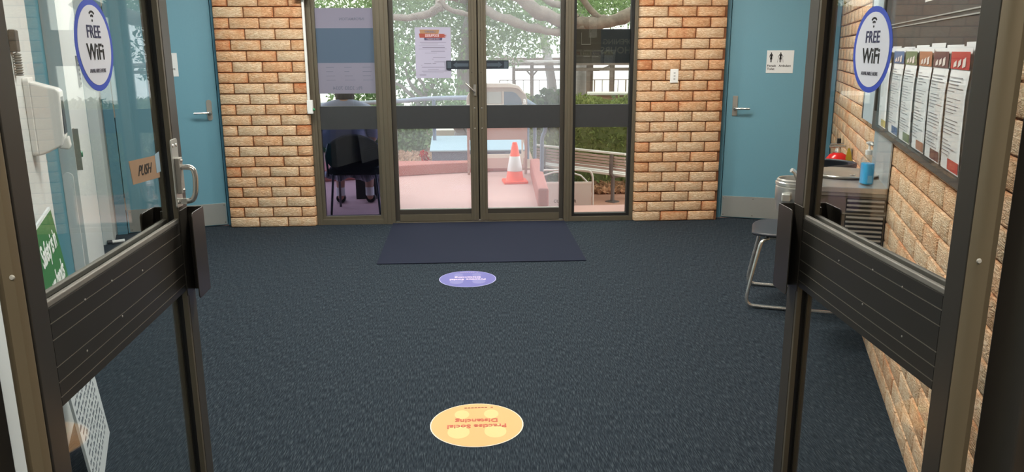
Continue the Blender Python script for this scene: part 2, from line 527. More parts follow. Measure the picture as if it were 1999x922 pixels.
def person_picto(mb, M, s=1.0, dress=True, crutch=False):
    mb.prism([(.011 * math.cos(a) * s, (.152 + .011 * math.sin(a)) * s) for a in [2 * PI * k / 16 for k in range(16)]], 0, .0006, M=M)
    mb.prism([(x * s, y * s) for x, y in ((-.018, .062), (.018, .062), (.012, .105), (.020, .132), (.012, .139), (-.012, .139), (-.020, .132), (-.012, .105))], 0, .0006, M=M)
    for q in (-1, 1):
        mb.prism([(x * s, y * s) for x, y in sorted_ccw([(q * .002, .020), (q * .011, .020), (q * .012, .062), (q * .002, .062)])], 0, .0006, M=M)
        if crutch:
            mb.prism([(x * s, y * s) for x, y in sorted_ccw([(q * .019, .134), (q * .036, .105), (q * .031, .085), (q * .026, .088), (q * .029, .105), (q * .014, .126)])], 0, .0006, M=M)
            mb.prism([(x * s, y * s) for x, y in sorted_ccw([(q * .030, .088), (q * .026, .088), (q * .040, .018), (q * .044, .018)])], 0, .0006, M=M)
        else:
            mb.prism([(x * s, y * s) for x, y in sorted_ccw([(q * .016, .136), (q * .024, .125), (q * .026, .090), (q * .020, .090)])], 0, .0006, M=M)
def sorted_ccw(p):
    a = sum(p[i][0] * p[(i + 1) % len(p)][1] - p[(i + 1) % len(p)][0] * p[i][1] for i in range(len(p)))
    return p if a > 0 else p[::-1]

SIGNW = mat('white_sign_face', (218, 222, 222), .4)
def toilet_sign(sign):
    loc = (*(CR if sign > 0 else CL), 0); rz = A_DR if sign > 0 else A_DL
    if sign > 0: x0, x1 = .352, .567
    else: x0, x1 = -.592, -.375
    # viewed from the room the text runs towards local -x
    o = thing('toilet_sign', 'white sign with two black figures reading Female Toilet Ambulant on the right blue door' if sign > 0 else
              'white sign on the left blue door, mostly hidden by the open leaf, ending in Ambulant', 'sign', loc, rz)
    MB().box(x0, x1, -.004, .0, 1.262, 1.448).build('sign_panel', SIGNW, o, bevel=.0012)
    Mx = lambda u, v: fr((x1 - u, .0, 1.262 + v), (-1, 0, 0), (0, 0, 1))
    t = MB()
    if sign > 0:
        person_picto(t, Mx(.036, .078), .56)
        person_picto(t, Mx(.110, .078), .56, crutch=True)
        t.mesh(textmesh('Female', .0245, 'LEFT', bold=.0006), Mx(.008, .060))
        t.mesh(textmesh('Toilet', .0245, 'LEFT', bold=.0006), Mx(.008, .034))
        t.mesh(textmesh('Ambulant', .0245, 'LEFT', bold=.0006), Mx(.100, .060))
    else:
        person_picto(t, Mx(.110, .078), .56, crutch=True)
        t.mesh(textmesh('Ambulant', .0245, 'LEFT', bold=.0006), Mx(.100, .060))
    t.build('lettering', INK, o)
toilet_sign(1); toilet_sign(-1)

# ------------------------------------------------------------------ back entrance: frame, sidelights, double doors
FY = 6.70
Z_RT, Z_RB = 1.007, .815
def profile_post(mb, x0, x1, y0, y1, z0, z1):
    """box post with two shallow flutes on the room side"""
    wdt = x1 - x0
    poly = [(x0, y1), (x0, y0 + .004), (x0 + wdt * .3, y0 + .004), (x0 + wdt * .34, y0), (x0 + wdt * .66, y0), (x0 + wdt * .7, y0 + .004), (x1, y0 + .004), (x1, y1)]
    mb.prism(poly, z0, z1)
m = MB()
profile_post(m, -1.321, -1.262, FY - .055, FY + .05, 0, 2.12)     # jambs and mullions
profile_post(m, -.742, -.642, FY - .055, FY + .05, 0, 2.12)
profile_post(m, .815, .885, FY - .055, FY + .05, 0, 2.12)
profile_post(m, 1.392, 1.432, FY - .055, FY + .05, 0, 2.12)
m.box(-1.321, 1.432, FY - .055, FY + .05, 2.12, 2.18)
m.box(-1.262, -.742, FY - .05, FY + .05, .0, .045)
m.box(.885, 1.392, FY - .05, FY + .05, 0, .040)
m.box(-.642, .815, FY - .045, FY + .05, -.003, .012)
struct(m.build('trim_1', TAN, bevel=.0015))
struct(MB().box(-1.321, 1.432, FY - .05, FY + .2, 2.18, CEIL).build('wall_back_lintel', WALLW))

def sidelight(idx, x0, x1, g, zb):
    o = struct(thing('window_%d' % idx, 'x', 'x', (0, FY, 0))); del o['label']; del o['category']
    f = MB()
    for a, b in ((x0, x0 + .025), (x1 - .025, x1)):
        f.box(a, b, -.03, .03, .04, 2.12)
    f.box(x0 + .025, x1 - .025, -.03, .03, .04, zb); f.box(x0 + .025, x1 - .025, -.03, .03, 2.08, 2.12)
    f.build('window_frame', TAN if idx == 1 else GASK, o, bevel=.001)
    MB().box(x0 + .02, x1 - .02, -.02, .02, Z_RB, Z_RT).build('mid_rail', BLACKP, o)
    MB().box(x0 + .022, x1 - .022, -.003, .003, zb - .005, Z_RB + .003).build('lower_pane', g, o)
    MB().box(x0 + .022, x1 - .022, -.003, .003, Z_RT - .003, 2.085).build('upper_pane', G_SIDE, o)
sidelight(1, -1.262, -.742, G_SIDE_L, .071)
sidelight(2, .885, 1.392, G_SIDE, .064)

def entrance_leaf(x0, x1, hinge_left):
    o = thing('glazed_door', 'bronze framed glass door leaf %s the meeting stiles, closed, with ramp behind it' % ('left of' if hinge_left else 'right of'), 'door', (x0 if hinge_left else x1, FY, 0), 0, None)
    ox = x0 if hinge_left else x1
    a, b = x0 - ox, x1 - ox
    sh, sm = .038, .070      # hinge stile, meeting stile widths
    f = MB()
    hs = (a + .002, a + sh) if hinge_left else (b - sh, b - .002)
    ms = (b - sm, b - .003) if hinge_left else (a + .003, a + sm)
    profile_post(f, *ms, -.035, .02, .02, 2.11)
    f.build('meeting_stile', TAN, o, bevel=.001)
    MB().box(*hs, -.022, .022, .02, 2.11).build('hinge_stile', DARK, o, bevel=.001)
    gi, gj = (hs[1], ms[0]) if hinge_left else (ms[1], hs[0])
    r = MB(); r.box(gi, gj, -.028, .022, .016, .075); r.build('bottom_rail', TAN, o, bevel=.001)
    MB().box(gi, gj, -.02, .02, .075, .117).build('bottom_bead', DARK, o, bevel=.001)
    MB().box(gi, gj, -.008, -.004, .117, .124).build('reflected_line', mat('pale_reflected_line', (190, 194, 190), .5), o)  # pale strip paints the reflection at the foot of the glass
    MB().box(gi, gj, -.022, .022, Z_RB, Z_RT).build('mid_rail', BLACKP, o, bevel=.001)
    MB().box(gi, gj, -.022, .022, 2.05, 2.11).build('top_rail', TAN, o, bevel=.001)
    MB().box(gi - .004, gj + .004, -.003, .003, .112, Z_RB + .003).build('lower_pane', G_DOOR, o)
    MB().box(gi - .004, gj + .004, -.003, .003, Z_RT - .003, 2.055).build('upper_pane', G_DOOR, o)
    mx = (ms[0] + ms[1]) / 2
    for z in (.985, .80 + .015):
        s = MB(); s.lathe([(0, 0), (.007, 0), (.006, .003), (0, .004)], M=fr((mx + (.008 if hinge_left else -.008), -.036, z), (1, 0, 0), (0, 0, 1)), n=12)
        s.build('screw', CHROME, o)
    if hinge_left:
        MB().box(ms[1] - .004, ms[1] + .010, .004, .016, .02, 2.11).build('gap_filler', GASK, o)  # dark strip added to close the gap and keep daylight out
    # small dark bolt holes
    for z in (1.62, 1.28, 1.95):
        s = MB(); s.lathe([(0, 0), (.004, 0), (.004, .002), (0, .002)], M=fr((mx - .012, -.0355, z), (1, 0, 0), (0, 0, 1)), n=8)
        s.build('bolt_hole', INK, o)
    # push bar plate on the glass
    pb = MB()
    if hinge_left: px0, px1 = ms[0] - .190, ms[0] + .004
    else: px0, px1 = ms[1] - .004, ms[1] + .186
    pb.prism(rrect(px0, px1, 1.306, 1.377, .004), 0, .012, M=Matrix(((1, 0, 0, 0), (0, 0, 1, -.024), (0, 1, 0, 0), (0, 0, 0, 1))))
    pbo = pb.build('push_plate', mat('dark_blue_grey_plate', (30, 38, 50), .5), o); pbo['label'] = 'dark push plate with arrow'
    ar = MB()
    g = 1 if hinge_left else -1
    xs = ms[0] if hinge_left else ms[1]
    pts = [(xs - g * .005, 1.328), (xs - g * .100, 1.328), (xs - g * .100, 1.318), (xs - g * .135, 1.341), (xs - g * .100, 1.366), (xs - g * .100, 1.354), (xs - g * .005, 1.354)]
    ar.prism(sorted_ccw(pts), 0, .0012, M=Matrix(((1, 0, 0, 0), (0, 0, 1, -.0252), (0, 1, 0, 0), (0, 0, 0, 1))))
    ar.box(*(sorted((xs - g * .148, xs - g * .180))), -.0252, -.024, 1.315, 1.368)
    ar.build('arrow', mat('slate_arrow', (70, 82, 94), .5), pbo)
    if hinge_left:
        hp = MB(); hp.prism(rrect(-.011, .011, -.046, .046, .002), 0, .006, M=fr((ms[1] - .022, -.035, 1.135), (1, 0, 0), (0, 0, 1)))
        hp.box(ms[1] - .033, ms[1] - .011, -.043, -.035, 1.089, 1.181)
        hpo = hp.build('lock_plate', CHROME, o, bevel=.0006)
        MB().tube(smoothpts([(ms[1] - .022, -.040, 1.118), (ms[1] - .022, -.075, 1.12), (ms[1] - .05, -.085, 1.148), (ms[1] - .098, -.085, 1.192)], 2), .0062, n=10).build('lever', CHROME, o, smooth=True)
    return o
dl_ = entrance_leaf(-.642, .083, True)
dr_ = entrance_leaf(.087, .815, False)

# posters and films on the back glass (print seen through from behind => mirrored)
def XZ(x, y, z, mirror=False):
    return fr((x, y, z), (1, 0, 0), (0, 0, 1)) @ (Matrix.Scale(-1, 4, (1, 0, 0)) if mirror else Matrix())
PURP = mat('greyish_purple_paper_back', (124, 122, 140), .8)
PURPL = mat('pale_lilac_paper_back', (176, 174, 196), .8)
def tape(o, pts):
    pass
for i, (z0, z1, mt, lab) in enumerate(((1.640, 1.800, PURP, 'grey purple back of the top poster on the left side window'),
                                       (1.362, 1.640, mat('dark_slate_paper_back', (72, 90, 110), .8), 'dark slate blue poster back, middle of the three on the left side window'),
                                       (1.112, 1.362, mat('greyish_purple_paper_back_low', (122, 121, 138), .8), 'grey purple poster back, lowest of the three on the left side window'))):
    p = thing('window_poster', lab, 'poster', (0, 0, 0), 0, 'posters on the left side window')
    MB().box(-1.236, -.768, 6.6925, 6.6945, z0, z1).build('paper', mt, p)
    t = MB()
    if i == 0:
        t.mesh(textmesh('INFORMATION', .03, bold=.0006), XZ(-.94, 6.692, 1.712, True))
    elif i == 2:
        for k in range(4):
            for q in range(3):
                wd = random.uniform(.04, .09)
                t.box(-1.17 + q * .15, -1.17 + q * .15 + wd, 6.6918, 6.6925, 1.325 - k * .035, 1.329 - k * .035)
        t.mesh(textmesh('Ph: 3283 7034', .042, bold=.0006), XZ(-1.0, 6.692, 1.155, True))
    if i != 1:
        t.build('print_through', mat('faint_print_%d' % i, (98, 100, 118), .8), p)
p = thing('door_notice', 'pale lilac paper notice with orange and red brush heading taped to left door glass', 'poster')
MB().box(-.430, -.134, 6.692, 6.694, 1.234, 1.646).build('paper', PURPL, p)
MB().prism([(-.385, 1.592), (-.235, 1.592), (-.228, 1.625), (-.390, 1.627)], 0, .0005, M=Matrix(((1, 0, 0, 0), (0, 0, -1, 6.692), (0, 1, 0, 0), (0, 0, 0, 1)))).build('orange_banner', mat('orange_print', (164, 128, 98), .8), p)
rb = MB(); MX = Matrix(((1, 0, 0, 0), (0, 0, -1, 6.692), (0, 1, 0, 0), (0, 0, 0, 1)))
rb.prism([(-.390, 1.562), (-.185, 1.562), (-.168, 1.570), (-.190, 1.573), (-.165, 1.582), (-.192, 1.586), (-.180, 1.592), (-.396, 1.596)], 0, .0006, M=MX)
rb.build('red_banner', mat('red_print', (158, 78, 66), .8), p)
MB().prism([(-.352, 1.541), (-.208, 1.541), (-.203, 1.562), (-.355, 1.562)], 0, .0006, M=MX).build('slate_banner', mat('slate_print', (84, 78, 108), .8), p)
t = MB(); t.mesh(textmesh('EXPRESS', .031, bold=.0012), XZ(-.288, 6.6912, 1.578, True)); t.mesh(textmesh('CLICK & COLLECT', .013, bold=.0003), XZ(-.28, 6.6912, 1.5515, True))
t.build('lettering', mat('pale_print', (205, 180, 185), .8), p)
t = MB(); t.mesh(textmesh('LIBRARY', .024, bold=.0007), XZ(-.305, 6.6912, 1.609, True))
random.seed(3)
for z, x0, x1, h in ((1.523, -.39, -.175, .003), (1.511, -.38, -.24, .002), (1.497, -.40, -.19, .0015), (1.482, -.37, -.185, .0045), (1.470, -.40, -.17, .0015), (1.451, -.30, -.185, .004), (1.437, -.35, -.25, .0015),
                     (1.401, -.285, -.18, .003), (1.388, -.295, -.28, .003), (1.365, -.275, -.18, .003), (1.350, -.36, -.30, .003), (1.350, -.29, -.26, .003), (1.337, -.385, -.375, .002), (1.322, -.38, -.19, .003), (1.303, -.33, -.24, .002), (1.290, -.38, -.175, .0025), (1.278, -.37, -.2, .0015), (1.258, -.40, -.345, .004)):
    t.box(x0, x1, 6.6915, 6.692, z, z + h)
t.build('text_lines', mat('grey_print', (112, 106, 124), .8), p)

p = thing('opening_hours_sign', 'dark sign reading OPENING HOURS from behind, hung in the right side window', 'sign')
MB().box(.905, 1.120, 6.704, 6.716, 1.350, 1.628).build('brown_panel', mat('dark_brown_grey_panel', (62, 58, 58), .6, noise=.1, nscale=8), p)
MB().box(1.120, 1.372, 6.704, 6.718, 1.350, 1.628).build('navy_panel', mat('navy_panel', (34, 44, 62), .5), p)
t = MB(); t.mesh(textmesh('OPENING', .060, bold=.001), XZ(1.268, 6.7035, 1.522, True)); t.mesh(textmesh('HOURS', .078, bold=.0015), XZ(1.248, 6.7035, 1.452, True))
t.build('lettering', mat('faint_grey_lettering', (72, 76, 84), .6), p)
e = MB()
for q in range(3): e.box(.905 + .07 * q, .962 + .07 * q, 6.700, 6.704, 1.407 - q * .003, 1.4105 - q * .003)
e.box(.955, 1.035, 6.701, 6.704, 1.500, 1.507); e.box(.955, .958, 6.701, 6.704, 1.507, 1.60); e.box(1.032, 1.035, 6.701, 6.704, 1.507, 1.60)
e.build('painted_reflection', mat('grey_reflection', (106, 106, 106), .6), p)  # grey strips paint reflections on the dark panel

# conduit, box and green button at the left jamb
o = thing('door_release_box', 'white surface box with conduit and small green button on the left brick pier', 'switch', (0, 0, 0))
MB().box(-1.322, -1.276, 6.575, 6.612, .955, 1.067).build('box_body', WHITE, o, bevel=.004)
MB().box(-1.318, -1.298, 6.588, 6.612, 1.067, 1.86).build('conduit', WHITE, o, bevel=.003)
MB().lathe([(0, .012), (.008, .010), (.011, .0), (.011, -.004), (0, -.004)], M=fr((-1.27, 6.585, .99), (0, 1, 0), (0, 0, 1)), n=16).build('green_button', mat('green_button', (40, 140, 90), .35), o, smooth=True)
MB().box(-1.37, -1.27, 6.55, 6.61, 1.86, 1.93).build('junction_box', mat('brown_box', (96, 86, 70), .5), o, bevel=.003)
o = thing('light_switch', 'white switch plate with three rockers on the right brick pier', 'switch')
MB().box(1.694, 1.762, 6.594, 6.606, 1.187, 1.300).build('plate', WHITE, o, bevel=.003)
for z in (1.268, 1.243, 1.218):
    MB().box(1.722, 1.736, 6.590, 6.595, z - .005, z + .005).build('rocker', mat('grey_rocker', (168, 172, 172), .5), o, bevel=.001)

# ------------------------------------------------------------------ floor mat and decals
MB().box(-.664, .820, 5.319, 6.640, 0.0, .006).build('tmp', None)
bpy.data.objects.remove(bpy.data.objects['tmp'])
def mat_carpet():
    return mat('smooth_navy_mat', (37, 41, 55), .95, noise=.12, nscale=300, bump=.3, bscale=600, spec=.1)
tag(MB().prism([(-.658, 5.322), (.819, 5.316), (.822, 6.650), (-.664, 6.650)], 0.0005, .008).build('entrance_mat', mat_carpet(), bevel=.002), 'plain dark navy entrance mat on the carpet before the glass doors', 'mat')

def decal(cx, cy, cols, rot, lab):
    base, rim, foot, ink = cols
    o = thing('floor_sticker', lab, 'sticker', (cx, cy, 0), rot, 'round floor stickers')
    MB().prism(ellipse(.186, .186), .0008, .0018).build('rim', mat(rim[0], rim[1], .45), o)
    MB().prism(ellipse(.182, .182), .0018, .0024).build('disc', mat(base[0], base[1], .4), o)
    f = MB()
    for q in (-1, 1):
        # shoe prints: sole and heel; text faces the doors, prints too
        sole = [(q * .072 + .043 * math.cos(a) * (1 + .1 * math.sin(a)), .075 * 1 - .015 + .058 * math.sin(a)) for a in [2 * PI * k / 24 for k in range(24)]]
        heel = [(q * .060 + .030 * math.cos(a), -.086 + .040 * math.sin(a)) for a in [2 * PI * k / 24 for k in range(24)]]
        f.prism(sole, .0024, .0027); f.prism(heel, .0024, .0027)
    f.build('shoe_prints', mat(foot[0], foot[1], .5), o)
    t = MB()
    t.mesh(textmesh('Practise Social', .040, bold=.0012, spacing=1.02), Matrix.Translation((0, .018, .0032)))
    t.mesh(textmesh('Distancing', .040, bold=.0012, spacing=1.02), Matrix.Translation((0, -.030, .0032)))
    t.build('lettering', mat(ink[0], ink[1], .6), o)
    t = MB()
    for k in range(7): t.box(-.045 + k * .014, -.034 + k * .014, -.148, -.142, .0027, .0032)
    for k in range(3): t.box(-.068 + k * .003, -.066 + k * .003, -.15, -.139, .0027, .0032)
    t.build('small_mark', mat(ink[0] + '_small', tuple(int(v * .8) for v in ink[1]), .6), o)
decal(.013, 2.868, (('orange_vinyl', (222, 166, 106)), ('white_vinyl_rim', (240, 222, 205)), ('pale_yellow_print', (214, 190, 128)), ('rust_ink', (186, 92, 70))), PI, 'round orange floor sticker with upside down words Practise Social Distancing and shoe prints')
decal(-.022, 4.925, (('violet_vinyl', (102, 100, 166)), ('lilac_vinyl_rim', (196, 196, 240)), ('grey_lilac_print', (128, 126, 180)), ('pale_pink_ink', (240, 214, 240))), PI, 'round violet floor sticker nearer the far doors, pale pink words')

# ------------------------------------------------------------------ entrance door leaves in the foreground
RZ0, RZ1 = .812, 1.003
def near_leaf(side):
    """side=+1: right leaf, face towards the opening at x=.89;  local frame: origin at hinge bottom, +y to free edge, +x*side away from opening"""
    if side > 0: X, y0, y1, fs, hs = .890, 1.293, 2.105, .062, .056
    else: X, y0, y1, fs, hs = -.775, 1.322, 2.184, .060, .060
    L = y1 - y0
    o = thing('glass_door_leaf', 'open %s door leaf near the camera, bronze frame, grooved middle rail, glass with wifi sticker' % ('right' if side > 0 else 'left'), 'door', (X, y0, 0), 0, 'open door leaves')
    T = .045
    sx = lambda a, b: (a, b) if side > 0 else (-b, -a)
    def stile(a, b, glass_side):
        mb = MB(); mb.box(*sx(0, T), a, b, .01, 2.10)
        return mb
    stile(0, hs, 1).build('hinge_stile', DARK, o, bevel=.002)
    ff = MB(); ff.box(*sx(0, T), L - fs, L, .01, 2.10)
    ff.build('free_stile', DARK, o, bevel=.002)
    # glazing beads of the stiles (tan colour paints in their lit return faces) + gasket
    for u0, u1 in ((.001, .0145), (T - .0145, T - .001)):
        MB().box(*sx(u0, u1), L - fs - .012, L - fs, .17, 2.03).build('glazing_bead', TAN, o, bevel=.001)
    for za, zb in ((.17, RZ0), (RZ1, 2.03)):
        MB().box(*sx(.0145, T - .0145), L - fs - .006, L - fs, za, zb).build('gasket', GASK, o)
    r = MB()
    zs = [RZ0, .831, .860, .890, .942, .974, RZ1]
    r.box(*sx(.003, T - .003), hs, L - fs, RZ0, RZ1)
    for a, b in zip(zs, zs[1:]):
        r.box(*sx(.0, T), hs, L - fs, a + .0012, b - .0012)
    mr_ = r.build('mid_rail', RAILF, o); mr_['label'] = 'dark grooved middle rail'
    for z in zs[1:-1]:
        MB().box(*sx(.0006, .0036), hs, L - fs, z - .0012, z + .0012).build('groove_line', LINE, mr_)
    for u0, u1 in ((.002, .013), (T - .013, T - .002)):
        MB().box(*sx(u0, u1), hs, L - fs, RZ1, 1.015).build('rail_bead', BEAD, o, bevel=.002)
    b2 = MB(); b2.box(*sx(.002, T - .002), hs, L - fs, .165, .18)
    b2.build('lower_bead', DARK, o, bevel=.001)
    MB().box(*sx(0, T), hs, L - fs, .01, .165).build('bottom_rail', DARK, o, bevel=.002)
    MB().box(*sx(0, T), hs, L - fs, 2.03, 2.10).build('top_rail', DARK, o, bevel=.002)
    MB().box(*sx(.0205, .0245), hs - .003, L - fs + .002, .17, RZ0 + .01).build('lower_pane', G_LEAF, o)
    MB().box(*sx(.0205, .0245), hs - .003, L - fs + .002, RZ1 - .01, 2.035).build('upper_pane', G_LEAF, o)
    # rail screws
    for yy, z in ((.20, .975), (.33, .975), (.18, .875), (.36, .885), (.50, .95)):
        s = MB(); s.lathe([(0, .0015), (.0022, .001), (.0025, 0)], M=fr((-side * .0002, yy, z), (0, -side, 0), (0, 0, 1)), n=8)
        s.build('screw', STEELD, o)
    # folded channel pulls either side of the stile
    for inner in (True, False):
        q = MB()
        g = -1 if inner else 1
        base = 0 if inner else T
        def sxx(a, b):
            a2, b2 = base + g * a, base + g * b
            a2, b2 = min(a2, b2), max(a2, b2)
            return (a2, b2) if side > 0 else (-b2, -a2)
        ya = L - .013 if inner else L - .013
        poly = []
        q.box(*sxx(0, .003), L - .075, L - .006, .797, 1.035)         # plate on stile
        q.box(*sxx(.003, .042), L - .009, L - .006, .797, 1.035)      # web
        # outer flange with rounded near corners
        fx = sxx(.042, .045)
        pp = [(L - .006, .797), (L - .006, 1.035)] + [(L - .108 + .012 - .012 * math.sin(a), 1.035 - .012 + .012 * math.cos(a)) for a in [PI / 2 * k / 5 for k in range(6)]] + \
             [(L - .108 + .012 - .012 * math.cos(a), .797 + .012 - .012 * math.sin(a)) for a in [PI / 2 * k / 5 for k in range(6)]]
        q.prism(sorted_ccw(pp), fx[0], fx[1], M=Matrix(((0, 0, 1, 0), (1, 0, 0, 0), (0, 1, 0, 0), (0, 0, 0, 1))))
        h = q.build('pull_channel', mat('dark_pull', (64, 60, 54), .3, .5), o, bevel=.0008)
        h['label'] = 'dark folded metal pull channel'
    return o, X, y0, L
leafR, XRt, y0R, LRr = near_leaf(1)
leafL, XLt, y0L, LLl = near_leaf(-1)

# chrome D handle on the left leaf
hb = MB(); yh = 2.122
hb.prism(rrect(yh - .026, yh + .024, 1.045, 1.228, .008), -.7749, -.7715, M=Matrix(((0, 0, 1, 0), (1, 0, 0, 0), (0, 1, 0, 0), (0, 0, 0, 1))))
lockp = thing('pull_handle', 'chrome D shaped pull handle on a backplate, on the left open leaf', 'handle', (0, 0, 0))
bpy.data.objects.remove(lockp)
def child_of_leaf(mb, name, m, leaf, X, y0, **k):
    mb.bm.transform(Matrix.Translation((-X, -y0, 0)))
    return mb.build(name, m, leaf, **k)
hp = child_of_leaf(hb, 'handle_plate', STEEL, leafL, XLt, y0L, bevel=.0008); hp['label'] = 'brushed steel handle plate'
hb = MB(); hb.box(-.7715, -.760, yh - .014, yh + .016, 1.082, 1.178)
child_of_leaf(hb, 'lock_case', STEELD, leafL, XLt, y0L, bevel=.002)
hb = MB(); hb.tube(smoothpts([(-.760, yh, 1.152), (-.740, yh, 1.152), (-.730, yh, 1.148), (-.725, yh, 1.130), (-.728, yh, 1.085), (-.735, yh, 1.066), (-.745, yh, 1.060), (-.760, yh, 1.060)], 2), .0072, n=12)
hb.box(-.7715, -.752, yh - .007, yh + .007, 1.053, 1.067)
gp = child_of_leaf(hb, 'pull_handle', CHROME, leafL, XLt, y0L, smooth=True); gp['label'] = 'chrome D shaped pull handle'
for z in (1.06, 1.21):
    for yy in (yh - .014, yh + .012):
        hb = MB(); hb.lathe([(0, .002), (.004, .0015), (.005, 0)], M=fr((-.7714, yy, z), (0, 1, 0), (0, 0, 1)), n=8)
        child_of_leaf(hb, 'handle_screw', CHROME, leafL, XLt, y0L)
for z in (1.09, 1.17):
    hb = MB(); hb.lathe([(0, .004), (.004, .003), (.005, 0)], M=fr((-.760, yh + .004, z), (0, 1, 0), (0, 0, 1)), n=8)
    child_of_leaf(hb, 'handle_screw', CHROME, leafL, XLt, y0L)

# WiFi stickers
def wifi_sticker(side):
    xs = .9100 if side > 0 else -.7950
    cy, cz = (1.772, 1.450) if side > 0 else (1.760, 1.466)
    # seen from the opening: right leaf's face looks towards -x => text x direction is -y ; left leaf's face looks towards +x => +y
    xd = (0, -1, 0) if side > 0 else (0, 1, 0)
    o = thing('wifi_sticker', 'oval blue rimmed FREE WiFi sticker on the glass of the %s open leaf' % ('right' if side > 0 else 'left'), 'sticker', (0, 0, 0), 0, 'wifi stickers on the open leaves')
    B = lambda u, v, d=0: fr((xs - side * d, cy, cz), xd, (0, 0, 1)) @ Matrix.Translation((u, v, 0))
    MB().prism(ellipse(.0925, .0955), 0, .0006, M=B(0, 0)).build('blue_rim', mat('royal_blue_vinyl', (44, 76, 190), .45), o)
    MB().prism(ellipse(.080, .083), 0, .0006, M=B(0, 0, .0006)).build('white_disc', mat('white_vinyl', (222, 226, 236), .45), o)
    t = MB()
    t.mesh(textmesh('FREE', .037, bold=.0004, spacing=1.05), B(0, .027, .0016) @ Matrix.Diagonal((.86, 1, 1, 1)))
    t.build('free_lettering', mat('navy_ink', (38, 42, 84), .6), o)
    t = MB()
    t.mesh(textmesh('WiFi', .048, bold=.0006), B(0, -.015, .0016) @ Matrix.Diagonal((.9, 1, 1, 1)))
    for r0, r1 in ((.0065, .0105), (.0145, .0185)):
        t.prism(arc_band(r0, r1, PI * .25, PI * .75), 0, .0006, M=B(0, .053, .0012))
    t.prism(ellipse(.0026, .0026, 16), 0, .0006, M=B(0, .051, .0012))
    t.build('wifi_lettering', INK, o)
    t = MB(); t.mesh(textmesh('AVAILABLE HERE', .0115, spacing=.92), B(0, -.053, .0016))
    t.build('small_lettering', mat('grey_ink', (92, 92, 104), .6), o)
    return o
stk = [wifi_sticker(1), wifi_sticker(-1)]

# swing of the two open leaves about their hinges
def swing(o, side):
    X, y0 = (.890, 1.293) if side > 0 else (-.775, 1.322)
    hx = .878 if side > 0 else -.757
    a = math.radians(-2.0 if side > 0 else 1.9)
    M = Matrix.Translation((hx, y0, 0)) @ Matrix.Rotation(a, 4, 'Z') @ Matrix.Translation((-X, -y0, 0))
    l = M @ Vector(o.location); o.location = l; o.rotation_euler = (0, 0, a)
swing(leafR, 1); swing(leafL, -1)
# brown card with PUSH written, taped on the left leaf glass
c = thing('cardboard_label', 'scrap of brown cardboard with handwriting taped to the left open leaf', 'label')
xs = -.7950
MB().prism([(1.878, 1.146), (2.055, 1.136), (2.062, 1.194), (1.866, 1.203)], 0, .001, M=Matrix(((0, 0, 1, xs), (1, 0, 0, 0), (0, 1, 0, 0), (0, 0, 0, 1)))).build('card', mat('brown_cardboard', (150, 122, 96), .85, noise=.08, nscale=40), c)
t = MB(); t.mesh(textmesh('PUSH', .036, shear=.45, bold=.0001), fr((xs + .0016, 1.955, 1.170), (0, 1, -.04), (0, 0.04, 1)))
t.build('handwriting', INK, c)
MB().prism([(2.035, 1.150), (2.065, 1.150), (2.065, 1.202), (2.035, 1.198)], .0012, .0016, M=Matrix(((0, 0, 1, xs), (1, 0, 0, 0), (0, 1, 0, 0), (0, 0, 0, 1)))).build('tape', mat('shiny_tape', (150, 175, 190), .2), c)

for o_, q_ in ((stk[0], 1), (stk[1], -1), (c, -1)): swing(o_, q_)
# frame of the near opening: posts, second posts, head
def jamb(side):
    o = MB()
    if side > 0:
        o.prism([(.875, 1.286), (.875, 1.270), (.880, 1.256), (.890, 1.249), (.902, 1.253), (.909, 1.266), (.909, 1.286)], 0, 2.14)
    else:
        o.prism([(-.758, 1.316), (-.795, 1.316), (-.795, 1.306), (-.786, 1.293), (-.775, 1.289), (-.761, 1.297), (-.757, 1.311)], 0, 2.14)
    return o
TANJ = mat('bronze_anodised_jamb', (126, 112, 88), 0.45, 0.25, noise=0.08, nscale=6, stretch=(4, 4, .6))
struct(jamb(1).build('trim_2', TANJ, smooth=True)); struct(jamb(-1).build('trim_3', TANJ, smooth=True))
for o_, nm in ((MB().box(.926, 1.02, 1.172, 1.27, 0, 2.14), 'trim_4'), (MB().box(-.98, -.817, 1.22, 1.311, 0, 2.14), 'trim_5')):
    struct(o_.build(nm, DARK, bevel=.004))
struct(MB().box(-1.0, 1.10, 1.22, 1.35, 2.14, 2.20).build('trim_6', DARK, bevel=.003))
struct(MB().box(-1.0, 1.10, 1.24, 1.34, 2.20, CEIL).build('wall_front', WALLW))
sc_ = MB()
for x, y, z in ((.8765, 1.2580, 1.094), (-.7625, 1.2950, 1.087)):
    sc_.lathe([(0, .003), (.0035, .0025), (.0048, 0)], M=fr((x, y, z), (1, 0, 0), (0, 0, 1)), n=12)
struct(sc_.build('trim_7', mat('pale_screw_cap', (190, 186, 174), .5), smooth=True))
# ------------------------------------------------------------------ library side behind the camera
CREAMW = mat('cream_wall', (190, 186, 174), .8)
struct(MB().box(-5, 5, -4.15, -4.0, 0, CEIL).build('wall_rear', CREAMW))
struct(MB().box(-5.15, -5, -4.15, 7.0, 0, CEIL).build('wall_outer_left', CREAMW))
struct(MB().box(5, 5.15, -4.15, 7.0, 0, CEIL).build('wall_outer_right', CREAMW))
struct(MB().box(-5, -1.40, 6.865, 7.0, 0, CEIL).build('wall_light_seal_left', CREAMW))  # unseen backing wall added to stop daylight leaking in beside the pier
struct(MB().box(1.50, 5, 6.865, 7.0, 0, CEIL).build('wall_light_seal_right', CREAMW))  # matching unseen light seal on the right
struct(MB().box(-8, 8, 6.90, 7.0, CEIL + .15, 5.5).build('wall_upper_sky_block', CREAMW))  # unseen wall added to block sky light over the landing

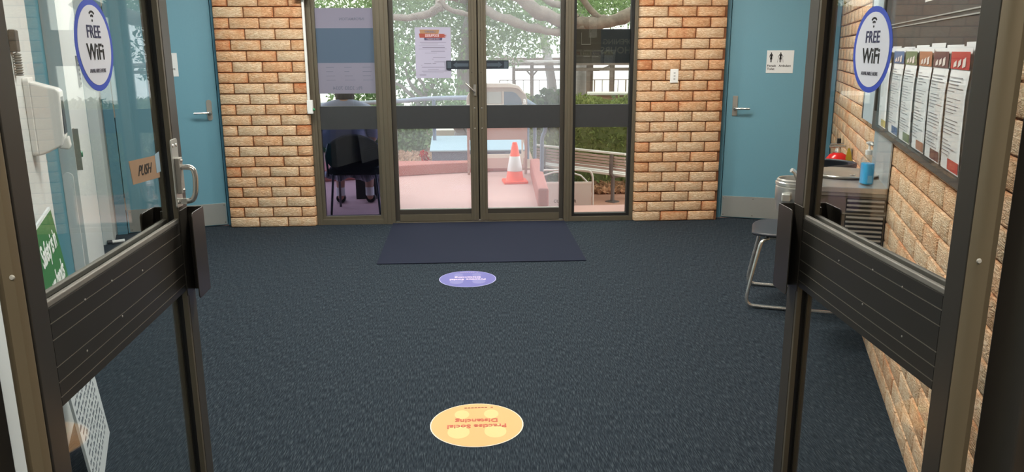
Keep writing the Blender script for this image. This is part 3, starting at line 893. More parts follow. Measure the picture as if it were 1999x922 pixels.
# ------------------------------------------------------------------ ceiling lights, unseen, added to brighten the interior walls
def added_ceiling_light(x, y, lx, ly, strength, lab):
    o = thing('added_ceiling_light', lab, 'ceiling light', (x, y, CEIL), 0, 'added ceiling light panels')
    f = MB()
    f.box(-lx / 2 - .02, lx / 2 + .02, -ly / 2 - .02, -ly / 2, -.03, 0); f.box(-lx / 2 - .02, lx / 2 + .02, ly / 2, ly / 2 + .02, -.03, 0)
    f.box(-lx / 2 - .02, -lx / 2, -ly / 2, ly / 2, -.03, 0); f.box(lx / 2, lx / 2 + .02, -ly / 2, ly / 2, -.03, 0)
    f.build('frame', WHITE, o)
    MB().box(-lx / 2, lx / 2, -ly / 2, ly / 2, -.02, -.002).build('diffuser', mat('lit_diffuser_%g' % strength, (255, 250, 240), .5, emit=strength), o)
added_ceiling_light(-1.15, 5.2, 1.2, .3, LIGHT_LOBBY, 'unseen added ceiling light panel over the far left of the lobby')
added_ceiling_light(1.25, 5.2, 1.2, .3, LIGHT_LOBBY, 'unseen added ceiling light panel over the far right of the lobby')
added_ceiling_light(0.05, 3.0, 1.2, .3, LIGHT_LOBBY, 'unseen added ceiling light panel over the lobby nearest the open leaves')
added_ceiling_light(-.9, -.3, 1.2, .6, LIGHT_FRONT, 'unseen added ceiling light panel behind the camera on the left')
added_ceiling_light(1.0, -.3, 1.2, .6, LIGHT_FRONT, 'unseen added ceiling light panel behind the camera on the right')

# ------------------------------------------------------------------ right wall furnishings
# notice board
nb = thing('notice_board', 'dark wall notice board with pale far panel above the steel drinking fountain', 'notice board', (*O_R, 0), A_R)
MB().box(-.53, 1.55, .012, .026, 1.15, 2.35).build('pin_panel', mat('charcoal_board', (52, 53, 55), .5, noise=.05, nscale=30), nb)
f = MB(); f.box(-.56, 1.60, .012, .036, 1.060, 1.15); f.box(-.56, -.53, .012, .036, 1.15, 2.40); f.box(-.53, 1.60, .012, .036, 2.35, 2.40); f.box(1.56, 1.60, .012, .036, 1.15, 2.35)
f.build('board_frame', mat('dark_grey_frame', (66, 66, 64), .45), nb, bevel=.003)
MB().box(1.60, 2.03, .012, .034, 1.075, 2.40).build('pale_panel', mat('pale_blue_grey_panel', (172, 188, 196), .5), nb, bevel=.002)
MB().box(2.03, 2.07, .012, .036, 1.075, 2.40).build('dark_edge', mat('dark_grey_edge', (70, 72, 72), .5), nb)
t = MB()
for z in (1.560, 1.545): t.box(-.53, 1.55, .026, .031, z, z + .004)
t.build('glass_track', mat('pale_track', (170, 172, 170), .4), nb)
MB().box(.70, .712, .027, .033, 1.15, 2.35).build('glass_edge', G_ACR, nb)
pp_ = thing('pinned_paper', 'white sheet pinned high on the dark notice board', 'paper', (*O_R, 0), A_R)
MB().box(.33, .54, .0265, .0275, 1.62, 1.92).build('sheet', mat('white_paper', (226, 230, 232), .7), pp_)

# brochure holders
PAPER = mat('white_paper', (226, 230, 232), .7)
holders = [(.82, 1.06, (190, 180, 110), 'yellowish leaflets, farthest of the brochure holders'), (.50, .76, (70, 104, 150), 'blue headed brochures in a clear wall holder'),
           (.23, .48, (104, 122, 86), 'green headed brochures in a clear wall holder'), (-.03, .20, (168, 112, 80), 'orange headed brochures in a clear wall holder'),
           (-.27, -.04, (98, 58, 60), 'maroon headed brochures in a clear wall holder'), (-.52, -.285, (186, 54, 50), 'red headed brochures, nearest and largest in the clear wall holders')]
random.seed(11)
for i, (t0, t1, colr, lab) in enumerate(holders):
    h = thing('brochure_holder', lab.replace('brochures', 'brochures').strip() if 'holder' in lab else lab, 'brochure holder', (*O_R, 0), A_R, 'brochure holders on the notice board')
    d0 = .037; tw = t1 - t0
    a = MB()
    a.box(t0, t1, d0, d0 + .002, 1.118, 1.42)
    a.box(t0, t1, d0 + .050, d0 + .052, 1.118, 1.36)
    a.box(t0, t0 + .002, d0 + .002, d0 + .050, 1.118, 1.38); a.box(t1 - .002, t1, d0 + .002, d0 + .050, 1.118, 1.38)
    a.box(t0, t1, d0 + .002, d0 + .050, 1.118, 1.121)
    a.build('acrylic_pocket', G_ACR, h)
    # stack of brochures, curling at the top
    b = MB()
    nlay = 5
    for k in range(nlay):
        yb = d0 + .008 + k * .008
        dz = random.uniform(-.006, .010) + (.012 if k == 0 else 0)
        top = 1.45 + dz
        cv = .012 + .004 * k
        prof = [(yb, 1.124), (yb + .004, 1.22), (yb + .006, 1.33), (yb + .002, 1.40), (yb - cv * .15 + .006, top)]
        x0, x1 = t0 + .006 + random.uniform(0, .004), t1 - .006 - random.uniform(0, .004)
        for (ya, za), (yc, zc) in zip(prof, prof[1:]):
            b.face([(x0, ya, za), (x1, ya, za), (x1, yc, zc), (x0, yc, zc)])
            b.face([(x0, ya - .001, za), (x0, yc - .001, zc), (x1, yc - .001, zc), (x1, ya - .001, za)])
    b.build('brochures', PAPER, h)
    yb = d0 + .008 + (nlay - 1) * .008
    hd = MB(); hd.face([(t0 + .009, yb + .0050, 1.398), (t1 - .009, yb + .0050, 1.398), (t1 - .009, yb + .0065, 1.444), (t0 + .009, yb + .0065, 1.444)])
    hd.face([(t0 + .012, yb + .0012, 1.128), (t0 + .012 + tw * .55, yb + .0012, 1.128), (t0 + .012 + tw * .55, yb + .0030, 1.158), (t0 + .012, yb + .0030, 1.158)])
    hd.build('colour_band', mat('print_band_%d' % i, colr, .6), h)
    if i > 0:
        wb = MB()
        for q in range(3):
            u = t0 + tw * (.2 + .22 * q)
            wb.face([(u, yb + .0068, 1.406 + .004 * (q % 2)), (u + tw * .15, yb + .0068, 1.402), (u + tw * .13, yb + .0072, 1.424 - .005 * q), (u, yb + .0072, 1.430 - .004 * q)])
        wb.build('cover_pictures', mat('cover_print', (225, 215, 210) if i in (1, 5) else (96, 84, 72), .6), h)
    tx = MB()
    for q in range(24):
        z = 1.375 - q * .0095
        if q % 6 == 5: continue
        x1_ = t1 - .02; x0_ = t1 - .02 - (tw - .045) * random.uniform(.35, 1)
        yy = yb + .0052 + .0012 * math.sin((z - 1.15) * 8)
        if i == 0: continue
        tx.box(x0_, x1_, yy, yy + .0006, z, z + .0017)
    if i: tx.build('text_lines', mat('brochure_text', (132, 134, 144), .7), h)

# drinking fountain
FD = .60    # along the wall
FST = mat('fountain_steel', (200, 198, 192), .28, .75)
ft = thing('drinking_fountain', 'wall hung stainless steel drinking fountain with louvred front and round bowl', 'drinking fountain', (*RW(1.02, 0)[:2], 0), A_R)
FD_W = .335
STF = mat('satin_steel_cabinet', (122, 113, 102), .38, .6, noise=.05, nscale=30, stretch=(1, 1, 10))
MB().box(0, FD, .012, FD_W, .36, .800).build('cabinet', STF, ft, bevel=.006)
MB().prism(rrect(-.012, FD + .01, .012, FD_W + .012, .02), .815, .842).build('top', FST, ft, bevel=.004)
MB().prism(rrect(-.006, FD + .004, .012, FD_W + .006, .015), .800, .815).build('top_lip', STEELD, ft, bevel=.002)
lv = MB()
for k in range(3): lv.prism([(-.010, .777 - k * .021), (-.001, .785 - k * .021), (-.001, .771 - k * .021)], .022, .178, M=Matrix(((1, 0, 0, 0), (0, 0, 1, 0), (0, 1, 0, 0), (0, 0, 0, 1))))
for k in range(14): lv.prism([(-.010, .700 - k * .021), (-.001, .708 - k * .021), (-.001, .694 - k * .021)], .022, .178, M=Matrix(((1, 0, 0, 0), (0, 0, 1, 0), (0, 1, 0, 0), (0, 0, 0, 1))))
lv.build('louvre', FST, ft)
MB().box(-.0015, 0, .018, .182, .40, .79).build('louvre_recess', GASK, ft)
MB().box(-.003, 0, .012, FD_W - .01, .716, .722).build('panel_seam', STEELD, ft)
# large shallow basin on the top and tall round bowl at the outer end
bs = MB(); bs.lathe([(.0, .006), (.10, .006), (.14, .008), (.158, .015), (.166, .017), (.168, .013), (.160, .004), (.15, 0)], c=(.365, .170, .842), n=40)
bs.build('basin', FST, ft, smooth=True)
bw_ = MB(); bw_.lathe([(0, -.135), (.080, -.135), (.088, -.13), (.090, -.085), (.094, -.075), (.094, -.012), (.090, -.008), (.096, -.002), (.096, .010), (.090, .014), (.090, .022), (.084, .028), (.080, .026), (.076, -.02), (.05, -.04), (0, -.045)], c=(.20, FD_W + .060, .815), n=40)
bwo = bw_.build('bowl', FST, ft, smooth=True)
MB().prism(sorted_ccw([(.085, FD_W + .085), (.135, FD_W + .085), (.135, FD_W + .125), (.085, FD_W + .125)]), .742, .780).build('push_button', STEEL, bwo, bevel=.005)
MB().tube(smoothpts([(.24, FD_W + .04, .79), (.235, FD_W + .055, .84), (.23, FD_W + .068, .868), (.22, FD_W + .085, .878)], 2), .011, n=12).build('bubbler_spout', CHROME, bwo, smooth=True)
MB().lathe([(0, .003), (.012, .003), (.014, 0)], c=(.33, .13, .850), n=16).build('drain', CHROME, ft)
MB().box(.0, .58, .012, .018, .842, 1.055).build('splashback', mat('pale_steel_splashback', (176, 190, 196), .35, .3), ft)

# hand sanitiser bottle on the fountain
sb = thing('sanitiser_bottle', 'clear pump bottle of blue hand gel on top of the steel fountain', 'bottle', (*RW(1.12, .095)[:2], .8425), A_R + .3)
gel = bpy.data.materials.new('blue_gel'); gel.use_nodes = True
gb = gel.node_tree.nodes['Principled BSDF']; gb.inputs['Base Color'].default_value = (*lin((60, 185, 245)), 1); gb.inputs['Roughness'].default_value = .15
gb.inputs['Subsurface Weight'].default_value = .2
def rl(rx, ry, z, mb, n=20, r=.55):
    return [mb.bm.verts.new((math.copysign(abs(math.cos(a)) ** r, math.cos(a)) * rx, math.copysign(abs(math.sin(a)) ** r, math.sin(a)) * ry, z)) for a in [2 * PI * k / n for k in range(n)]]
def loft(mb, rows, cap=True):
    rings = [rl(*q, mb) for q in rows]
    for a, b in zip(rings, rings[1:]):
        for k in range(len(a)):
            mb.bm.faces.new((a[k], a[(k + 1) % len(a)], b[(k + 1) % len(a)], b[k]))
    if cap: mb.bm.faces.new(rings[0][::-1]); mb.bm.faces.new(rings[-1])
    return mb
loft(MB(), [(.030, .020, .003), (.033, .023, .006), (.033, .023, .090), (.0325, .0225, .098)]).build('gel', gel, sb, smooth=True)
loft(MB(), [(.033, .023, 0), (.036, .026, .004), (.036, .026, .100), (.034, .024, .116), (.022, .018, .130), (.013, .013, .136), (.0125, .0125, .145)]).build('bottle_body', glass('bottle_plastic', (.93, .96, .97), .04, gloss=1.0), sb, smooth=True)
pm = MB(); pm.lathe([(0, .138), (.0155, .138), (.0155, .158), (.008, .160), (.005, .164), (.005, .180), (.009, .184), (.016, .190), (.016, .196), (0, .199)], n=20)
pm.tube([(0, 0, .190), (-.02, 0, .190), (-.034, 0, .184)], .005, n=8)
pm.build('pump', WHITE, sb, smooth=True)
lb = MB(); lb.box(-.0366, -.0358, -.010, .010, .010, .045); lb.build('label_patch', mat('pale_blue_label', (120, 190, 225), .5), sb)

# fire extinguisher
fx = thing('fire_extinguisher', 'red fire extinguisher hanging on the right brick wall behind the stool', 'fire extinguisher', (*RW(2.60, .095)[:2], .035), A_R)
RED = mat('red_enamel', (205, 28, 28), .25)
MB().lathe([(0, .30), (.070, .30), (.076, .31), (.076, .70), (.070, .735), (.050, .762), (.026, .775), (0, .776)], n=32).build('cylinder', RED, fx, smooth=True)
v = MB(); v.lathe([(.020, .772), (.020, .79), (.014, .80), (.014, .825), (0, .83)], n=16); v.tube([(-.01, .055, .812), (-.01, -.045, .818)], .008, n=8); v.tube([(-.01, .05, .826), (-.01, -.03, .834)], .006, n=8)
v.build('valve', CHROME, fx, smooth=True)
v = MB(); v.box(-.015, .016, -.012, .012, .83, .865); v.build('handle_knob', BLACK, fx, bevel=.003)
v = MB(); v.tube(smoothpts([(.02, 0, .815), (.06, .0, .83), (.085, -.02, .80), (.085, -.03, .60), (.082, -.02, .40)], 2), .008, n=8); v.build('hose', BLACK, fx, smooth=True)
v = MB(); v.prism(sorted_ccw([(-.085, .72), (-.040, .72), (-.052, .81), (-.066, .81)]), -.050, -.047, M=Matrix(((0, 0, 1, 0), (1, 0, 0, 0), (0, 1, 0, 0), (0, 0, 0, 1)))); v.build('service_tag', mat('yellow_tag', (190, 170, 50), .6), fx)
v = MB(); v.box(-.03, .03, -.085, -.07, .55, .60); v.box(-.02, .02, -.085, -.076, .60, .80); v.build('wall_bracket', STEELD, fx)

# cantilever stool-chair between fountain and extinguisher
ch = thing('cantilever_chair', 'black low backed chair on chrome sled legs beside the drinking fountain', 'chair', (*RW(1.726, .594)[:2], 0), A_R)
# local: x along wall (0..0.47 width), -y towards the wall
CW = .46; SEATK = mat('dark_grey_shell', (44, 46, 52), .45, noise=.05)
for x in (0.0, CW):
    s_ = 1 if x == 0 else -1
    pts = [(x, -.50, .012), (x, -.06, .012), (x, -.015, .018), (x, 0.0, .05), (x + s_ * .004, -.010, .12), (x + s_ * .03, -.055, .36), (x + s_ * .035, -.070, .395), (x + s_ * .05, -.10, .405)]
    MB().tube(smoothpts(pts, 2), .0105, n=10).build('sled_leg', CHROME, ch, smooth=True)
MB().tube([(.05, -.10, .405), (CW / 2, -.085, .405), (CW - .05, -.10, .405)], .0105, n=10).build('cross_tube', CHROME, ch, smooth=True)
for x in (.07, CW - .07):
    uf = MB(); uf.tube(smoothpts([(x, -.09, .405), (x, -.42, .40), (x, -.47, .44), (x, -.49, .60)], 2), .0105, n=10)
    uf.build('under_frame', CHROME, ch, smooth=True)
# seat shell: curved, rounded corners
def shell(name, fx_, nu=14, nv=12, th=.012, parent=None, m=None):
    b_ = MB(); g = [[b_.bm.verts.new(fx_(u / nu, v / nv)) for u in range(nu + 1)] for v in range(nv + 1)]
    for v in range(nv):
        for u in range(nu): b_.bm.faces.new((g[v][u], g[v][u + 1], g[v + 1][u + 1], g[v + 1][u]))
    o_ = b_.build(name, m, parent, smooth=True)
    if 'sharp_edge' in o_.data.attributes: o_.data.attributes.remove(o_.data.attributes['sharp_edge'])
    sm = o_.modifiers.new('solid', 'SOLIDIFY'); sm.thickness = th; sm.offset = 0
    ss = o_.modifiers.new('sub', 'SUBSURF'); ss.levels = 1; ss.render_levels = 1
    return o_
def seat_f(u, v):
    hw = .23 * min(1, (1 - abs(2 * v - 1) ** 5) ** .35 + .0) if 0 < v < 1 else .23 * .55
    x = CW / 2 + (2 * u - 1) * hw
    y = -.005 - v * .43
    z = .432 - .016 * (1 - (2 * u - 1) ** 2) + (.0 if v > .12 else -.012 * (1 - v / .12)) 
    return (x, y, z)
shell('seat', seat_f, parent=ch, m=SEATK, th=.022)
def back_f(u, v):
    a = (2 * u - 1)
    hw = .235 * (1 - abs(2 * v - 1) ** 4 * .30)
    return (CW / 2 + a * hw, -.50 - .04 * v + .17 * abs(a) ** 2.2, .56 + .275 * v - .006 * a * a * v)
shell('backrest', back_f, parent=ch, m=SEATK, th=.02)

# ------------------------------------------------------------------ left wall furnishings
ds = thing('sanitiser_dispenser', 'white automatic hand sanitiser dispenser on the white left wall', 'dispenser', LW(-.07, 0), A_L)
# local x towards the entrance, y off the wall
MB().prism(rrect(-.125, .004, 1.085, 1.365, .012), .001, .02, M=Matrix(((1, 0, 0, 0), (0, 0, 1, 0), (0, 1, 0, 0), (0, 0, 0, 1)))).build('back_plate', WHITE, ds, bevel=.002)
bd = MB(); prof = [(.018, 1.352), (.100, 1.325), (.112, 1.315), (.108, 1.150), (.098, 1.118), (.040, 1.090), (.018, 1.085)]
bd.prism(sorted_ccw(prof), -.12, 0, M=Matrix(((0, 0, 1, 0), (1, 0, 0, 0), (0, 1, 0, 0), (0, 0, 0, 1))))
bd.build('housing', WHITE, ds, bevel=.006)
nz = MB(); nz.prism(sorted_ccw([(.080, 1.128), (.118, 1.150), (.122, 1.112), (.116, 1.100), (.084, 1.104)]), -.085, -.035, M=Matrix(((0, 0, 1, 0), (1, 0, 0, 0), (0, 1, 0, 0), (0, 0, 0, 1))))
nz.build('nozzle', WHITE, ds, bevel=.005)
MB().box(-.10, -.02, .1085, .1115, 1.16, 1.30).build('window_strip', mat('smoke_strip', (60, 66, 74), .3), ds)

# leaning green and white board
lbm = Matrix.Translation(Vector(LW(-.155, 0))) @ Matrix.Rotation(A_L, 4, 'Z')
BW = .56
tilt = math.atan2(.094, .91)
bo = thing('sanitiser_board', 'green and white board leaning on the left wall, lettered Safety is in your hands', 'sign', LW(-.155, .136), A_L)
Mt = Matrix.Rotation(tilt, 4, 'X')     # lean back to the wall (-y with height)
def brd(mb, x0, x1, y0, y1, z0, z1): mb.box(x0, x1, y0, y1, z0, z1, M=Mt)
b_ = MB(); brd(b_, 0, BW, -.008, 0, 0, .915); b_.build('backing', mat('white_board', (214, 224, 228), .5), bo)
b_ = MB(); brd(b_, .004, BW - .004, 0, .0008, .42, .905); b_.build('green_panel', mat('green_print', (42, 118, 62), .45), bo)
t = MB()
MT = Mt @ fr((0, .0012, 0), (-1, 0, 0), (0, 0, 1))
for s_, v in (('Safety is in', .815), ('your hands', .700)):
    t.mesh(textmesh(s_, .096, 'RIGHT', shear=.25, bold=.002, spacing=.92), Mt @ fr((.060, .0014, v), (-1, 0, 0), (0, 0, 1)) )
t.build('lettering', mat('white_ink', (232, 238, 238), .6), bo)
t = MB(); random.seed(5)
for k in range(13):
    z = .375 - k * .0265
    x = .035 + random.uniform(0, .05)
    while x < BW - .05:
        wd = random.uniform(.018, .06)
        for q in range(int(wd / .009)):
            hh = random.choice((.008, .008, .012))
            brd(t, x + q * .009, x + q * .009 + .0055, 0, .0008, z, z + hh)
        x += wd + .010
t.build('text_lines', mat('grey_blue_print', (108, 118, 128), .7), bo)

gb_ = thing('exit_button', 'green mushroom exit button on a grey wall plate on the left wall', 'button', LW(1.36, 0), A_L)
# plate sits on the return edge, faces the entrance
MB().box(.0, .004, -.0, .028, .842, 1.062).build('wall_plate', STEELD, gb_)
MB().box(-.05, -.0, .001, .006, .842, 1.062).build('plate_flange', STEELD, gb_)
MB().lathe([(0, .030), (.014, .028), (.019, .018), (.014, .012), (.009, .010), (.009, 0)], M=fr((-.02, .006, .925), (0, 0, 1), (1, 0, 0)), n=20).build('green_button', mat('green_mushroom', (20, 112, 84), .35), gb_, smooth=True)

pl = thing('small_wall_plate', 'small grey lettered plate high on the left wall between the doorways', 'plate', LW(2.10, 0), A_L)
MB().box(-.06, .05, .001, .010, 1.25, 1.435).build('plate', mat('grey_plate', (140, 146, 148), .4, .3), pl, bevel=.001)
t = MB()
for k in range(6): t.box(-.045, .035, .010, .0112, 1.265 + k * .027, 1.278 + k * .027)
t.build('plate_marks', mat('dark_grey_marks', (78, 84, 88), .6), pl)

rc = thing('trunking_cover', 'white round topped cover strip on the doorway return of the left wall', 'cover', LW(1.34, 0), A_L)
pc = [(-.020, .30), (-.020, .812)] + [(-.046 + .026 * math.cos(a), .812 + .024 * math.sin(a)) for a in [PI * k / 10 for k in range(11)]] + [(-.072, .812), (-.072, .30)]
MB().prism(sorted_ccw(pc[:1] + pc[2:13] + pc[14:]), .0, .008, M=Matrix(((0, 0, 1, .0005), (1, 0, 0, 0), (0, 1, 0, 0), (0, 0, 0, 1)))).build('cover', WHITE, rc, bevel=.002)

wp = thing('wall_handset', 'small dark wall handset with ribbed grey cord beside the dispenser', 'handset', LW(-.19, 0), A_L)
MB().box(-.035, .035, .001, .022, 1.455, 1.528).build('cradle', mat('dark_green_grey', (58, 64, 62), .5), wp, bevel=.004)
c_ = MB()
c_.lathe([(0, 1.375), (.010, 1.376)] + [q for k in range(9) for q in ((.014, 1.378 + k * .0085), (.009, 1.382 + k * .0085))] + [(0, 1.455)], c=(0, .014, 0), n=14)
c_.build('ribbed_cord', mat('grey_rib', (128, 132, 130), .5), wp, smooth=True)

tr = thing('warning_sticker', 'small white triangle sticker with red outline on the near teal door', 'sticker', (*O_L, 0), A_L)
MB().prism(sorted_ccw([(-.79, 1.375), (-.71, 1.375), (-.75, 1.300)]), -.0718, -.0710, M=Matrix(((1, 0, 0, 0), (0, 0, 1, 0), (0, 1, 0, 0), (0, 0, 0, 1)))).build('red_border', mat('red_border', (168, 80, 92), .5), tr)
MB().prism(sorted_ccw([(-.775, 1.368), (-.725, 1.368), (-.75, 1.318)]), -.0710, -.0704, M=Matrix(((1, 0, 0, 0), (0, 0, 1, 0), (0, 1, 0, 0), (0, 0, 0, 1)))).build('white_centre', mat('white_sticker', (215, 220, 222), .5), tr)

st = thing('door_stop', 'white tipped tubular door stop low on the left wall near the blue door', 'door stop', (-2.78, 6.07, 0), 0)
MB().tube([(-.0, -.0, .02), (.075, .045, .02)], .013, n=12).build('tip', WHITE, st, smooth=True)
MB().tube([(-.03, -.018, .02), (0, 0, .02)], .016, n=12).build('base', BLACK, st, smooth=True)
MB().lathe([(0, 0), (.014, 0), (.012, .012), (0, .014)], c=(.01, .006, 0), n=12).build('foot', BLACK, st)

# ------------------------------------------------------------------ outside
REDC = mat('faded_red_concrete', (196, 156, 150), .8, noise=.10, nscale=3, bump=.15, bscale=80)
REDK = mat('red_kerb_paint', (176, 108, 100), .75, noise=.12, nscale=6)
BROWNC = mat('brown_pink_paving', (176, 132, 114), .85, noise=.12, nscale=4)
LOW = -.8
def ground(name, poly, z0, z1, m, label=None):
    o = MB().prism(poly, z0, z1).build(name, m)
    return struct(o)
g1 = struct(MB().prism([(-4, 6.70), (3.2, 6.70), (3.2, 7.38), (.755, 7.36), (.86, 9.50), (.80, 9.72), (-4, 9.72)], -.85, 0.0).build('trim_8', REDC))
g1.name = 'landing'
o = struct(MB().prism([(-9, 7.3), (12, 7.3), (12, 14.9), (-9, 14.9)], LOW - .1, LOW).build('ground_lower', BROWNC))
o = struct(MB().prism([(-12, 9.72), (.84, 9.72), (.95, 13.2), (-12, 13.2)], LOW - .05, .02).build('planter_bed', mat('leaf_mulch', (168, 136, 118), .9, noise=.45, nscale=28)))
o = struct(MB().prism([(-14, 14.9), (16, 14.9), (16, 26), (-14, 26)], LOW - .1, 0.0).build('ground_terrace', mat('pale_paving', (205, 200, 190), .85, noise=.06, nscale=3)))

# kerbs
k = tag(MB().prism([(-2.6, 8.70), (-1.2, 9.12), (-.77, 9.33), (-.3, 9.47), (.0, 9.55), (.30, 9.60), (.66, 9.62), (.66, 9.72), (-2.6, 9.72)], 0, .13).build('rear_kerb', REDK, bevel=.012), 'red painted concrete kerb curving along the far edge of the landing', 'kerb')
k = MB()
k.prism([(.652, 7.345), (.755, 7.337), (.86, 9.50), (.74, 9.46)], -.3, .175)
k = tag(k.build('side_kerb', REDK, bevel=.02), 'red painted kerb running away along the right edge of the landing behind the cone', 'kerb')

# traffic cone
cn = thing('traffic_cone', 'orange traffic cone with white band standing on the red landing', 'traffic cone', (.515, 8.77, 0), .06)
ORG = mat('orange_cone_plastic', (255, 84, 52), .45)
MB().prism(rrect(-.137, .137, -.137, .137, .02), 0, .028).build('base', ORG, cn, bevel=.006)
MB().lathe([(.105, .028), (.100, .034), (.038, .40), (.026, .452), (.020, .456), (0, .452)], n=36).build('cone_body', ORG, cn, smooth=True)
MB().lathe([(.0862, .135), (.0868, .138), (.0585, .300), (.0578, .302)], n=36).build('white_band', mat('reflective_white', (225, 225, 228), .35), cn, smooth=True)

# handrails
RAILM = mat('blue_grey_rail_paint', (108, 122, 142), .5, .1)
hr = thing('side_handrail', 'blue grey tube handrail with posts along the right kerb', 'handrail', (.8, 8.44, 0))
for (x, y, bent) in ((-.01, 0, 1), (.015, 1.20, 0), (.0, 2.15, 0)):
    if bent: pts = [(x, y, .17), (x, y, .52), (x + .006, y - .01, .56), (x + .035, y - .02, .62), (x + .045, y - .02, .79)]
    else: pts = [(x, y, .13 if y < 1.5 else .02), (x, y, .80)]
    MB().tube(smoothpts(pts, 1), .021, n=10).build('post', RAILM, hr, smooth=True)
MB().tube([(.04, -.3, .78), (.02, 1.2, .80), (.0, 2.4, .80), (-.02, 3.4, .83)], .021, n=10).build('rail', RAILM, hr, smooth=True)
hr = thing('rear_handrail', 'pale blue handrail crossing behind the left glass door', 'handrail', (-.45, 10.4, 0))
MB().tube([(0, 0, .02), (0, 0, .84)], .024, n=10).build('post', RAILM, hr, smooth=True)
MB().tube([(-1.4, .1, .02), (-1.4, .1, .77)], .024, n=10).build('post', RAILM, hr, smooth=True)
MB().tube(smoothpts([(-2.4, .2, .74), (-.5, .1, .81), (-.1, .1, .85), (.62, .05, .86)], 2), .030, n=10).build('rail', mat('pale_blue_rail', (150, 162, 182), .5), hr, smooth=True)

# blue sloping lid box behind the kerb
bb = thing('sloped_blue_box', 'low box with sloping light blue lid behind the far kerb', 'box', (.09, 9.90, .02))
MB().prism([(0, -.01), (.70, -.01), (.70, .30), (0, .20)], -.56, .60, M=Matrix(((0, 0, 1, 0), (1, 0, 0, 0), (0, 1, 0, 0), (0, 0, 0, 1)))).build('box_body', mat('grey_blue_side', (112, 118, 140), .7), bb)
MB().prism([(-.02, .195), (.72, .303), (.72, .325), (-.02, .217)], -.585, .625, M=Matrix(((0, 0, 1, 0), (1, 0, 0, 0), (0, 1, 0, 0), (0, 0, 0, 1)))).build('lid', mat('light_blue_lid', (160, 184, 198), .6, noise=.05, nscale=4), bb, bevel=.006)

# rounded van shaped stand behind the cone
vs = thing('van_shaped_stand', 'tall stand shaped like a rounded cream and brown van side behind the cone', 'stand', (.34, 9.36, 0))
M_ = Matrix(((1, 0, 0, 0), (0, 0, 1, 0), (0, 1, 0, 0), (0, 0, 0, 1)))
def van_outline(s=1.0, z0=.0, zt=1.07, half=.36, r=.19):
    return [(-half, z0), (half, z0), (half, zt - r)] + [(half - r * 1.25 + r * 1.25 * math.cos(a), zt - r + r * math.sin(a)) for a in [PI / 2 * k / 10 for k in range(1, 11)]] + \
           [(-half + r * 1.25 - r * 1.25 * math.cos(a), zt - r + r * math.sin(a)) for a in [PI / 2 * (10 - k) / 10 for k in range(0, 10)]] + [(-half, zt - r)]
CREAM = mat('cream_paint', (222, 216, 206), .6); VBR = mat('faded_brown_red', (172, 136, 128), .7, noise=.06, nscale=6)
MB().prism(van_outline(z0=.79), .0, .10, M=M_).build('upper_body', mat('warm_grey_paint', (178, 168, 160), .6), vs, bevel=.01)
MB().prism([(-.33, 1.035), (.16, 1.035), (.25, 1.02), (.33, .95), (.345, .955), (.26, 1.055), (.15, 1.085), (-.25, 1.085), (-.33, 1.07)], -.02, .11, M=M_).build('roof_edge', CREAM, vs, bevel=.006)
MB().box(-.36, .358, -.006, .106, .795, .845).build('cream_waist', CREAM, vs, bevel=.003)
MB().prism(rrect(-.30, .055, .850, .985, .02), -.004, .0, M=M_).build('wide_window', mat('pale_reflecting_window', (176, 184, 182), .2, noise=.25, nscale=30), vs)
MB().prism([(.085, .825), (.30, .825), (.285, .90), (.23, .965), (.19, .985), (.085, .985)], -.010, -.004, M=M_).build('cab_window', mat('blue_grey_window', (110, 126, 142), .15, noise=.3, nscale=20), vs)
MB().box(.068, .080, -.010, .0, .80, .99).build('window_post', CREAM, vs)
MB().box(-.36, .36, -.001, .10, .42, .795).build('brown_panel', VBR, vs, bevel=.004)
MB().lathe([(0, -.03), (.014, -.025), (.018, 0), (.014, .025), (0, .03)], c=(.325, -.02, .87), n=12).build('mirror', WHITE, vs, smooth=True)
MB().box(.330, .360, 0, .04, 0, .42).build('leg', VBR, vs); MB().box(-.360, -.330, 0, .04, 0, .42).build('leg', VBR, vs)
MB().box(.290, .312, .01, .03, .12, .42).build('inner_post', CREAM, vs)
MB().box(-.33, .29, .012, .03, .20, .245).build('cream_crossbar', CREAM, vs)
MB().box(-.33, .33, .012, .03, .075, .20).build('lower_board', mat('pale_pink_board', (205, 172, 166), .7), vs)
t = MB(); t.box(-.14, -.11, -.0025, -.001, .700, .712); t.box(-.09, .05, -.0025, -.001, .716, .720); t.box(-.07, .03, -.0025, -.001, .695, .699); t.box(-.17, .2, -.0025, -.001, .604, .610)
t.build('body_marks', mat('dull_red_marks', (128, 96, 92), .7), vs)

# bench
bn = thing('park_bench', 'slatted white and brown park bench seen from behind outside the right side window', 'bench', (1.70, 12.15, LOW), math.atan2(11.5 - 12.8, 2.30 - 1.09))
SLAT = mat('pinkish_slat', (190, 166, 160), .6, noise=.06, nscale=5); SLW = mat('white_slat', (226, 222, 220), .6)
L2 = .92
MB().box(-L2, L2, -.03, .03, .735, .765).build('top_slat', SLW, bn, bevel=.004)
for k_ in range(5):
    MB().box(-L2 + .01, L2 - .01, -.012 + .010 * k_, .010 + .010 * k_, .672 - k_ * .047, .704 - k_ * .047).build('back_slat', SLAT, bn, bevel=.003)
for k_ in range(4):
    MB().box(-L2, L2, .06 + .105 * k_, .15 + .105 * k_, .395 + .006 * k_, .430 + .006 * k_).build('seat_slat', SLW, bn, bevel=.004)
BNL = mat('bench_leg_grey', (108, 100, 100), .5, .3)
for x in (-.68, .68):
    lg = MB(); lg.tube([(x, .02, 0), (x, .02, .38), (x, -.035, .44), (x, -.03, .73)], .030, n=8); lg.tube([(x, .02, .38), (x, .46, .385)], .022, n=8); lg.tube([(x, .40, .0), (x, .40, .385)], .024, n=8)
    lg.build('leg', BNL, bn, smooth=True)
    MB().prism(rrect(x - .09, x + .09, -.06, .10, .03), 0, .012).build('foot_plate', BNL, bn)

